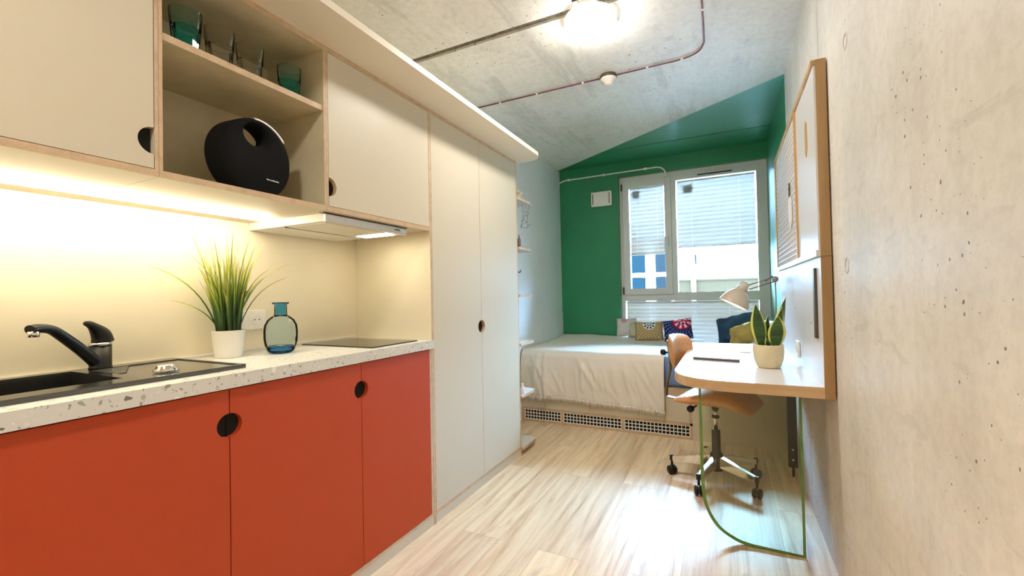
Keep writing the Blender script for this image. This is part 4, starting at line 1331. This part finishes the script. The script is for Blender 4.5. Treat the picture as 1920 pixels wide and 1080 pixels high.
add_box(bm, PXI - 0.006, PXI - 0.0003, YM + 0.025, DY1 - 0.023, ZSM + 0.025, ZBT - 0.019)
lb = part('letter_board', bm, 'board_grey', t)
bm = nb()
nl = 24
for i in range(nl):
    zz = ZSM + 0.05 + (ZBT - 0.05 - ZSM - 0.05) * i / (nl - 1)
    add_box(bm, PXI - 0.0085, PXI - 0.006, YM + 0.026, DY1 - 0.024, zz, zz + 0.0045)
part('groove_strips', bm, 'white_plastic', lb)
bm = nb()                                                                               # writing panel with an oblong grip hole
hy, hz = 2.185, 1.725
outer = [(DY0 + 0.004, ZSM + 0.025), (YM - 0.001, ZSM + 0.025), (YM - 0.001, ZBT - 0.019), (DY0 + 0.004, ZBT - 0.019)]
add_box(bm, PXI - 0.006, PXI - 0.0003, outer[0][0], outer[1][0], outer[0][1], outer[2][1])
wp = part('white_panel', bm, 'white_laminate', t)
bm = nb(); add_prism(bm, [(hy - 0.026, hz - 0.045), (hy, hz - 0.075), (hy + 0.026, hz - 0.055), (hy + 0.026, hz + 0.050), (hy, hz + 0.078), (hy - 0.026, hz + 0.055)], 'x', PXI - 0.0085, PXI - 0.006); part('wooden_plaque', bm, 'tan_core', wp, label='oblong bare wood plaque')
t = thing('paper_note', 'small white paper note clipped on the grey letter board', 'note', (PXI - 0.010, 2.73, 1.46))
bm = nb(); add_prism(bm, [(2.66, 1.455), (2.72, 1.405), (2.79, 1.46), (2.80, 1.575), (2.73, 1.60), (2.66, 1.565)], 'x', PXI - 0.0105, PXI - 0.009); part('sheet', bm, 'paper', t)
bm = nb(); add_box(bm, PXI - 0.014, PXI - 0.009, 2.715, 2.745, 1.590, 1.66, 0.001); part('clip', bm, 'grey_metal', t)

# ------------------------------------------------------------------ things on the desk
t = thing('laptop', 'closed silver laptop lying near the left edge of the desk', 'laptop', (-0.065, 2.69, DZ1))
bm = nb(); add_prism(bm, [(-0.178, 2.575), (0.046, 2.535), (0.054, 2.815), (-0.180, 2.835)], 'z', DZ1 + 0.002, DZ1 + 0.009); part('base', bm, 'grey_metal', t)
bm = nb(); add_prism(bm, [(-0.180, 2.573), (0.048, 2.533), (0.056, 2.817), (-0.182, 2.837)], 'z', DZ1 + 0.0095, DZ1 + 0.0155); part('lid', bm, 'laptop', t)
bm = nb(); add_prism(bm, [(-0.125, 2.930), (0.115, 2.925), (0.135, 3.30), (-0.105, 3.33)], 'z', DZ1 + 0.0003, DZ1 + 0.006); 
t = thing('magazine', 'pale magazine with a reddish cover picture behind the laptop', 'magazine', (0.0, 3.12, DZ1))
part('pages', bm, 'paper', t)
bm = nb(); add_prism(bm, [(-0.127, 2.928), (0.117, 2.923), (0.137, 3.302), (-0.107, 3.332)], 'z', DZ1 + 0.0062, DZ1 + 0.007); part('cover', bm, 'cover', t)
bm = nb(); add_prism(bm, [(0.145, 2.86), (0.225, 2.86), (0.235, 3.16), (0.150, 3.16)], 'z', DZ1 + 0.0003, DZ1 + 0.005)
single('booklet', bm, 'paper', 'thin white booklet beside the magazine behind the snake plant', 'booklet')

QX, QY = 0.167, 2.412
t = thing('snake_plant', 'snake plant with yellow-edged leaves in a cream pot on the desk', 'plant', (QX, QY, DZ1))
bm = nb(); add_lathe(bm, [(0.0, 0.0005), (0.044, 0.0005), (0.050, 0.006), (0.061, 0.040), (0.0655, 0.075), (0.0645, 0.106), (0.0640, 0.110), (0.0605, 0.110), (0.060, 0.095), (0.0, 0.095)], (QX, QY, DZ1), 48); part('pot', bm, 'cream_ceramic', t)
bm = nb(); add_lathe(bm, [(0.0, 0.100), (0.0605, 0.098)], (QX, QY, DZ1), 32); part('soil', bm, 'soil', t)
def snake_leaf(bx, by, h, wmax, dirx, diry, face, twist=0.2, base_w=0.45):
    bm = nb(); L = bm.loops.layers.uv.new('UVMap')
    n, m_ = 18, 6
    rows = []
    for i in range(n + 1):
        u = i / n
        if u < 0.45: w = base_w + (1 - base_w) * math.sin(u / 0.45 * PI / 2)
        else: w = max(0.0, 1 - ((u - 0.45) / 0.55) ** 1.9)
        w *= wmax
        c = Vector((QX + bx + dirx * u ** 1.4, QY + by + diry * u ** 1.4, DZ1 + 0.097 + h * u))
        a = face + twist * u
        sd = Vector((math.cos(a), math.sin(a), 0)); nn = Vector((-math.sin(a), math.cos(a), 0))
        rows.append([(bm.verts.new(c + sd * (w * (j / m_ * 2 - 1)) + nn * (0.28 * w * ((j / m_ * 2 - 1) ** 2))), (j / m_ * 2 - 1), u) for j in range(m_ + 1)])
    for A, B in zip(rows, rows[1:]):
        for j in range(m_):
            q = (A[j], A[j + 1], B[j + 1], B[j])
            f = bm.faces.new([x[0] for x in q]); f.smooth = True
            for lp, x in zip(f.loops, q): lp[L].uv = (x[1], x[2])
    bmesh.ops.remove_doubles(bm, verts=bm.verts[:], dist=1e-5)
    o = part('leaf', bm, 'snake', t)
    so = o.modifiers.new('thickness', 'SOLIDIFY'); so.thickness = 0.0025
snake_leaf(-0.028, -0.004, 0.205, 0.034, -0.020, 0.0, LN(8), 0.25)
snake_leaf(0.000, 0.024, 0.150, 0.019, 0.006, 0.01, LN(25), 0.3)
snake_leaf(0.030, -0.018, 0.150, 0.037, 0.012, -0.01, LN(-6), -0.2)
snake_leaf(0.036, 0.012, 0.190, 0.028, 0.030, 0.01, LN(18), 0.3)
snake_leaf(0.044, 0.034, 0.235, 0.030, 0.040, 0.03, LN(30), 0.3)
snake_leaf(0.004, -0.030, 0.045, 0.017, -0.012, -0.02, LN(20), 0.6)

# desk lamp
t = thing('desk_lamp', 'beige architect desk lamp switched on at the back of the desk', 'lamp', (0.272, 3.22, DZ1))
LB = Vector((0.272, 3.22, DZ1))
bm = nb()
add_box(bm, LB.x - 0.035, LB.x + 0.030, LB.y - 0.03, LB.y + 0.03, DZ1 + 0.0004, DZ1 + 0.022, 0.004)
add_tube(bm, [LB + Vector((0, 0, 0.02)), LB + Vector((0, 0, 0.065))], 0.011)
part('clamp_base', bm, 'lamp_beige', t)
J1 = LB + Vector((0.0, 0.0, 0.435))
bm = nb()
for dy in (-0.011, 0.011): add_tube(bm, [LB + Vector((0, dy, 0.055)), J1 + Vector((0, dy, 0))], 0.0042, 8)
part('lower_arm', bm, 'lamp_arm', t)
J2 = Vector((0.125, 3.20, 1.118))
bm = nb()
for dz in (-0.013, 0.015):
    for dy in (-0.008, 0.008): add_tube(bm, [J1 + Vector((0, dy, dz)), J2 + Vector((0, dy, dz))], 0.0038, 8)
add_tube(bm, [J1 + Vector((-0.012, 0, 0.02)), J1 + Vector((-0.055, 0, -0.010))], 0.005, 8)
add_lathe(bm, [(0, -0.016), (0.018, -0.016), (0.018, 0.016), (0, 0.016)], J1, 20, 0, Vector((0, 1, 0)))
part('upper_arm', bm, 'lamp_arm', t)
AX = Vector((0.46, 0.10, 0.88)).normalized()           # axis from rim up to the cap
TOPP = Vector((0.106, 3.20, 1.150))
bm = nb()
sh = [(0.0, 0.0), (0.020, -0.001), (0.026, -0.006), (0.028, -0.030), (0.033, -0.036), (0.033, -0.052), (0.030, -0.056), (0.046, -0.066), (0.066, -0.090), (0.082, -0.122), (0.090, -0.152), (0.0925, -0.160), (0.0895, -0.160), (0.079, -0.122), (0.063, -0.092), (0.043, -0.070), (0.022, -0.062), (0.0, -0.062)]
add_lathe(bm, sh, TOPP, 44, 0, AX)
for f in bm.faces:
    d_ = (f.calc_center_median() - TOPP)
    h_ = d_.dot(AX); r_ = (d_ - AX * h_).length
    lim = 0.0
    f.material_index = 0
# inner side of the shade is white
cnt = 44
idx = 0
bm.faces.ensure_lookup_table()
for i, f in enumerate(bm.faces):
    if i >= cnt * 12: f.material_index = 1
for i in range(6):
    a = 2 * PI * i / 6
shd = part('lamp_shade', bm, ['lamp_beige', 'lamp_white'], t)
bm = nb()
for i in range(4):
    add_lathe(bm, [(0.0285, -0.0085 - 0.0055 * i), (0.0305, -0.010 - 0.0055 * i), (0.0285, -0.0115 - 0.0055 * i)], TOPP, 32, 0, AX)
part('cooling_rings', bm, 'lamp_white', shd)
bm = nb(); bmesh.ops.create_uvsphere(bm, u_segments=20, v_segments=12, radius=0.026, matrix=Matrix.Translation(TOPP - AX * 0.108))
for f in bm.faces: f.smooth = True
part('bulb', bm, 'bulb', t)
socket((PXI - 0.0005, 2.62, 0.800), -1, 'white double socket on the desk panel behind the snake plant', 1)

# ------------------------------------------------------------------ office chair
CH = Vector((-0.080, 2.803, 0.0))
t = thing('office_chair', 'tan leather swivel chair with chrome five-star base at the desk', 'chair', CH, None, LN(-14))
ca = LN(-14)
for kx in range(5):
    a = LN(178 + 72 * kx) - ca
    d_ = Vector((math.cos(a), math.sin(a), 0)); sd = Vector((-d_.y, d_.x, 0))
    bm = nb()
    sec = [(0.030, 0.088, 0.150, 0.016), (0.245, 0.082, 0.112, 0.012)]
    vs = []
    for r, z0, z1, hw in sec:
        vs.append([bm.verts.new(d_ * r + sd * s * hw + Vector((0, 0, z))) for s, z in ((-1, z0), (1, z0), (1, z1), (-1, z1))])
    for i in range(4): bm.faces.new((vs[0][i], vs[0][(i + 1) % 4], vs[1][(i + 1) % 4], vs[1][i]))
    bm.faces.new(vs[0]); bm.faces.new(list(reversed(vs[1])))
    bmesh.ops.bevel(bm, geom=bm.edges[:], offset=0.003, segments=2, affect='EDGES')
    part('leg', bm, 'chrome', t, world=False)
    bm = nb()
    e = d_ * 0.247
    add_tube(bm, [e + Vector((0, 0, 0.112)), e + Vector((0, 0, 0.055))], 0.0075, 10)
    add_box(bm, e.x - 0.010, e.x + 0.010, e.y - 0.010, e.y + 0.010, 0.084, 0.116, 0.002)
    ca2 = a + [0.9, 2.2, 0.3, 1.6, 2.8][kx]
    wd = Vector((math.cos(ca2), math.sin(ca2), 0))
    cst = part('caster', bm, 'black', t, world=False)
    bm = nb()
    for s in (-1, 1):
        add_lathe(bm, [(0.0, -0.009), (0.021, -0.009), (0.0265, -0.005), (0.0265, 0.005), (0.021, 0.009), (0.0, 0.009)], e + wd * (s * 0.0125) + Vector((0, 0, 0.0268)), 24, 0, wd)
    part('wheel', bm, 'black', cst, world=False)
bm = nb(); add_lathe(bm, [(0, 0.065), (0.030, 0.065), (0.036, 0.075), (0.037, 0.150), (0.030, 0.165), (0.0235, 0.168), (0.0235, 0.295), (0.021, 0.299), (0, 0.299)], (0, 0, 0), 32); part('column_cover', bm, 'black', t, world=False)
bm = nb(); add_lathe(bm, [(0, 0.299), (0.0115, 0.299), (0.0115, 0.44), (0, 0.44)], (0, 0, 0), 24)
part('gas_lift', bm, 'chrome', t, world=False)
bm = nb(); add_lathe(bm, [(0.0118, 0.362), (0.020, 0.366), (0.023, 0.374), (0.018, 0.381), (0.0118, 0.384)], (0, 0, 0), 24); part('stop_ring', bm, 'black', t, world=False)
bm = nb(); add_lathe(bm, [(0, 0.405), (0.013, 0.405), (0.020, 0.420), (0.020, 0.446), (0, 0.446)], (0, 0, 0), 20)
add_box(bm, -0.09, 0.09, -0.045, 0.045, 0.442, 0.456, 0.004); part('seat_mount', bm, 'black', t, world=False)
bm = nb(); add_tube(bm, [(-0.09, -0.05, 0.432), (-0.095, -0.125, 0.430)], 0.005, 8); add_lathe(bm, [(0, -0.014), (0.014, -0.014), (0.019, -0.008), (0.019, 0.008), (0.014, 0.014), (0, 0.014)], (-0.096, -0.135, 0.430), 20, 0, Vector((0.1, 1, 0))); part('height_knob', bm, 'black', t, world=False)
# seat: padded pad, thin at the back, waterfall front
bm = nb()
nu, nv = 28, 22
def seat_half(x): # half width at local x
    u = (x + 0.20) / 0.42
    return 0.205 * (max(0.0, 1 - (abs(u - 0.52) / 0.54) ** 4.5)) ** 0.38 + 0.004
def seat_mid(x):
    u = (x + 0.20) / 0.42
    zb = 0.457 + 0.004 * math.sin(u * PI) - 0.040 * max(0, (u - 0.62) / 0.38) ** 2
    zt_ = 0.490 + 0.052 * math.sin(min(1, u * 1.7) * PI / 2) - 0.050 * max(0, (u - 0.70) / 0.30) ** 2
    return zb, zt_
T, B_ = [], []
for i in range(nu + 1):
    x = -0.20 + 0.42 * i / nu
    hw = seat_half(x); zb, zt_ = seat_mid(x)
    endk = (1 - (abs(i / nu * 2 - 1)) ** 8)
    rt, rb = [], []
    for j in range(nv + 1):
        v = j / nv * 2 - 1
        kk = (1 - abs(v) ** 6) * endk
        zc = (zb + zt_) / 2 - 0.006
        rt.append(bm.verts.new((x, hw * v, zc + (zt_ - zc) * (0.25 + 0.75 * kk) - 0.010 * (1 - v * v) * 0.6)))
        rb.append(bm.verts.new((x, hw * v, zc + (zb - zc) * (0.25 + 0.75 * kk))))
    T.append(rt); B_.append(rb)
for i in range(nu):
    for j in range(nv):
        bm.faces.new((T[i][j], T[i + 1][j], T[i + 1][j + 1], T[i][j + 1])).smooth = True
        bm.faces.new((B_[i][j], B_[i][j + 1], B_[i + 1][j + 1], B_[i + 1][j])).smooth = True
    for j in (0, nv):
        bm.faces.new((T[i][j], B_[i][j], B_[i + 1][j], T[i + 1][j])).smooth = True
for j in range(nv):
    for i in (0, nu):
        bm.faces.new((T[i][j], T[i][j + 1], B_[i][j + 1], B_[i][j])).smooth = True
part('seat', bm, 'leather', t, world=False)
# back support: flat chromed bar from under the seat, up to the backrest
bm = nb()
bar = smooth_curve([(-0.06, 0, 0.449), (-0.20, 0, 0.449), (-0.262, 0, 0.450), (-0.283, 0, 0.466), (-0.276, 0, 0.54), (-0.256, 0, 0.625), (-0.256, 0, 0.68), (-0.268, 0, 0.80)], 6)
def add_strip(bm, pts, hw, th):
    rows = []
    for i, p in enumerate(pts):
        d_ = (Vector(pts[min(i + 1, len(pts) - 1)]) - Vector(pts[max(i - 1, 0)])).normalized()
        nrm = Vector((-d_.z, 0, d_.x))
        p = Vector(p)
        rows.append([bm.verts.new(p + Vector((0, s * hw, 0)) + nrm * q * th) for s, q in ((-1, -1), (1, -1), (1, 1), (-1, 1))])
    for A, B2 in zip(rows, rows[1:]):
        for i in range(4): bm.faces.new((A[i], A[(i + 1) % 4], B2[(i + 1) % 4], B2[i]))
    bm.faces.new(rows[0]); bm.faces.new(list(reversed(rows[-1])))
add_strip(bm, bar, 0.016, 0.0035)
part('back_bar', bm, 'bronze', t, world=False)
bm = nb(); add_tube(bm, [(-0.258, 0, 0.725), (-0.290, 0, 0.725)], 0.006, 8); add_lathe(bm, [(0, 0.0), (0.016, 0.0), (0.019, 0.006), (0.019, 0.020), (0.014, 0.026), (0, 0.026)], (-0.286, 0, 0.725), 20, 0, Vector((-1, 0, 0))); part('back_knob', bm, 'black', t, world=False)
bm = nb()
nu, nv = 20, 16
F_, K_ = [], []
for i in range(nu + 1):
    v = i / nu * 2 - 1
    rf, rk = [], []
    for j in range(nv + 1):
        u = j / nv * 2 - 1
        # super-ellipse outline
        sc_ = (max(abs(u), abs(v)) / max(1e-6, (abs(u) ** 3.4 + abs(v) ** 3.4) ** (1 / 3.4))) if (u or v) else 1
        yy, zz = 0.165 * v * sc_, 0.098 * u * sc_
        cv = 0.055 * v * v * sc_ * sc_               # wraps forward at the ends
        th = 0.024 * (1 - max(abs(u), abs(v)) ** 4) + 0.004
        x0 = -0.228 + cv - 0.12 * zz
        rf.append(bm.verts.new((x0 + th, yy, 0.742 + zz)))
        rk.append(bm.verts.new((x0 - th * 0.7, yy, 0.742 + zz)))
    F_.append(rf); K_.append(rk)
for i in range(nu):
    for j in range(nv):
        bm.faces.new((F_[i][j], F_[i + 1][j], F_[i + 1][j + 1], F_[i][j + 1])).smooth = True
        bm.faces.new((K_[i][j], K_[i][j + 1], K_[i + 1][j + 1], K_[i + 1][j])).smooth = True
    for j in (0, nv): bm.faces.new((F_[i][j], K_[i][j], K_[i + 1][j], F_[i + 1][j])).smooth = True
for j in range(nv):
    for i in (0, nu): bm.faces.new((F_[i][j], F_[i][j + 1], K_[i][j + 1], K_[i][j])).smooth = True
part('backrest', bm, 'leather', t, world=False)

# ------------------------------------------------------------------ ceiling fittings
def ceiling_lamp(x, y, label):
    t = thing('ceiling_lamp', label, 'lamp', (x, y, ZC - 0.073), 'round ceiling lamps')
    bm = nb(); add_lathe(bm, [(0, -0.0005), (0.115, -0.0005), (0.1245, -0.003), (0.1265, -0.010), (0.1265, -0.044), (0.124, -0.047), (0, -0.047)], (x, y, ZC), 56); part('housing', bm, 'lamp_rim', t)
    bm = nb(); add_lathe(bm, [(0.1235, -0.0473), (0.122, -0.055), (0.112, -0.064), (0.080, -0.070), (0, -0.073)], (x, y, ZC), 56); part('diffuser', bm, 'lamp_glow', t)
ceiling_lamp(-0.575, 2.105, 'round glowing ceiling lamp in the middle of the concrete ceiling')
ceiling_lamp(-0.575, -0.35, 'added round fill lamp on the ceiling, unseen behind the camera')  # second lamp added out of view as fill light
def conduit(name, pts, r, mat, label, clips, clipmat, drop=0.012):
    t = thing(name, label, 'pipe', pts[0])
    bm = nb(); add_tube(bm, pts, r, 10); part('tube', bm, mat, t)
    for c in clips:
        c = Vector(c)
        bm = nb(); add_box(bm, c.x - r * 1.7, c.x + r * 1.7, c.y - r * 1.7, c.y + r * 1.7, c.z - r * 1.6, c.z + r * 1.3, r * 0.4); part('clip', bm, clipmat, t)
    return t
zp = ZC - 0.0085
conduit('conduit_pipe', [(-0.598, 1.30, zp), (-0.598, 1.70, zp), (-0.598, 1.958, zp)], 0.0075, 'steel', 'grey conduit on the ceiling leading to the glowing lamp', [(-0.598, 1.935, zp), (-0.598, 1.5, zp)], 'grey_metal')
bend = [(-0.230, 2.722), (-0.160, 2.708), (-0.105, 2.665), (-0.080, 2.590)]
conduit('fire_alarm_cable', [(-0.580, 2.722, zp), (-0.40, 2.722, zp)] + [tuple(p) for p in smooth_curve([(x, y, zp) for x, y in bend], 4)] + [(-0.076, 2.40, zp), (-0.072, 2.0, zp), (-0.068, 1.2, zp)], 0.0042, 'red_pipe', 'dark red cable bending from the smoke detector toward the camera', [(-0.40, 2.722, zp), (-0.205, 2.720, zp), (-0.074, 2.28, zp)], 'white_plastic')
conduit('fire_alarm_cable', [(-0.690, 2.722, zp), (-1.64, 2.722, zp)], 0.0042, 'red_pipe', 'dark red cable running from the smoke detector to the left wall', [(-0.80, 2.722, zp), (-1.12, 2.722, zp), (-1.40, 2.722, zp)], 'white_plastic')
t = thing('smoke_detector', 'white domed smoke detector on the concrete ceiling', 'smoke detector', (-0.635, 2.722, ZC - 0.06))
bm = nb(); add_lathe(bm, [(0, -0.0004), (0.050, -0.0004), (0.052, -0.004), (0.052, -0.016), (0.046, -0.019), (0, -0.019)], (-0.635, 2.722, ZC), 36); part('base', bm, 'grey_metal', t)
bm = nb(); add_lathe(bm, [(0.048, -0.0193), (0.051, -0.024), (0.046, -0.036), (0.030, -0.044), (0.027, -0.056), (0.018, -0.061), (0, -0.062)], (-0.635, 2.722, ZC), 36); part('dome', bm, 'white_plastic', t)
yw = YW - 0.009
conduit('conduit_pipe', [tuple(p) for p in smooth_curve([(-1.643, yw - 0.03, 2.315), (-1.63, yw, 2.338), (-1.58, yw, 2.352)], 4)] + [(-1.0, yw, 2.357)] + [tuple(p) for p in smooth_curve([(-0.66, yw, 2.360), (-0.60, yw, 2.358), (-0.555, yw, 2.338), (-0.530, yw, 2.300), (-0.526, yw + 0.002, 2.262)], 4)], 0.0075, 'white_plastic', 'white conduit along the green wall above the window, ending in a bend', [(-1.54, yw, 2.353), (-1.15, yw, 2.356), (-0.72, yw, 2.360)], 'white_plastic')
t = thing('wall_ventilator', 'white box ventilator on the green wall left of the window', 'ventilator', (-1.18, YW - 0.02, 2.02))
bm = nb(); add_box(bm, -1.290, -1.068, YW - 0.034, YW - 0.0005, 2.022, 2.180, 0.010, seg=3); fr_ = part('casing', bm, 'white_plastic', t)
bm = nb()
add_box(bm, -1.272, -1.264, YW - 0.0365, YW - 0.033, 2.045, 2.158); add_box(bm, -1.096, -1.088, YW - 0.0365, YW - 0.033, 2.045, 2.158)
part('slot', bm, 'grey_metal', fr_)
bm = nb(); add_box(bm, -1.258, -1.102, YW - 0.040, YW - 0.033, 2.036, 2.168, 0.003); part('lid', bm, 'white_plastic', fr_)
# formwork tie-hole rings in the concrete wall
for z, y, lab in ((1.885, 1.712, 'upper grey formwork ring mark set in the concrete wall'), (1.176, 1.780, 'lower grey formwork ring mark set in the concrete wall')):
    bm = nb(); add_lathe(bm, [(0.019, 0.0003), (0.019, 0.0016), (0.027, 0.0016), (0.028, 0.0003)], (XR, y, z), 28, 0, Vector((-1, 0, 0)))
    single('tie_hole_ring', bm, 'board_grey', lab, 'wall mark', 'formwork rings in the concrete wall')
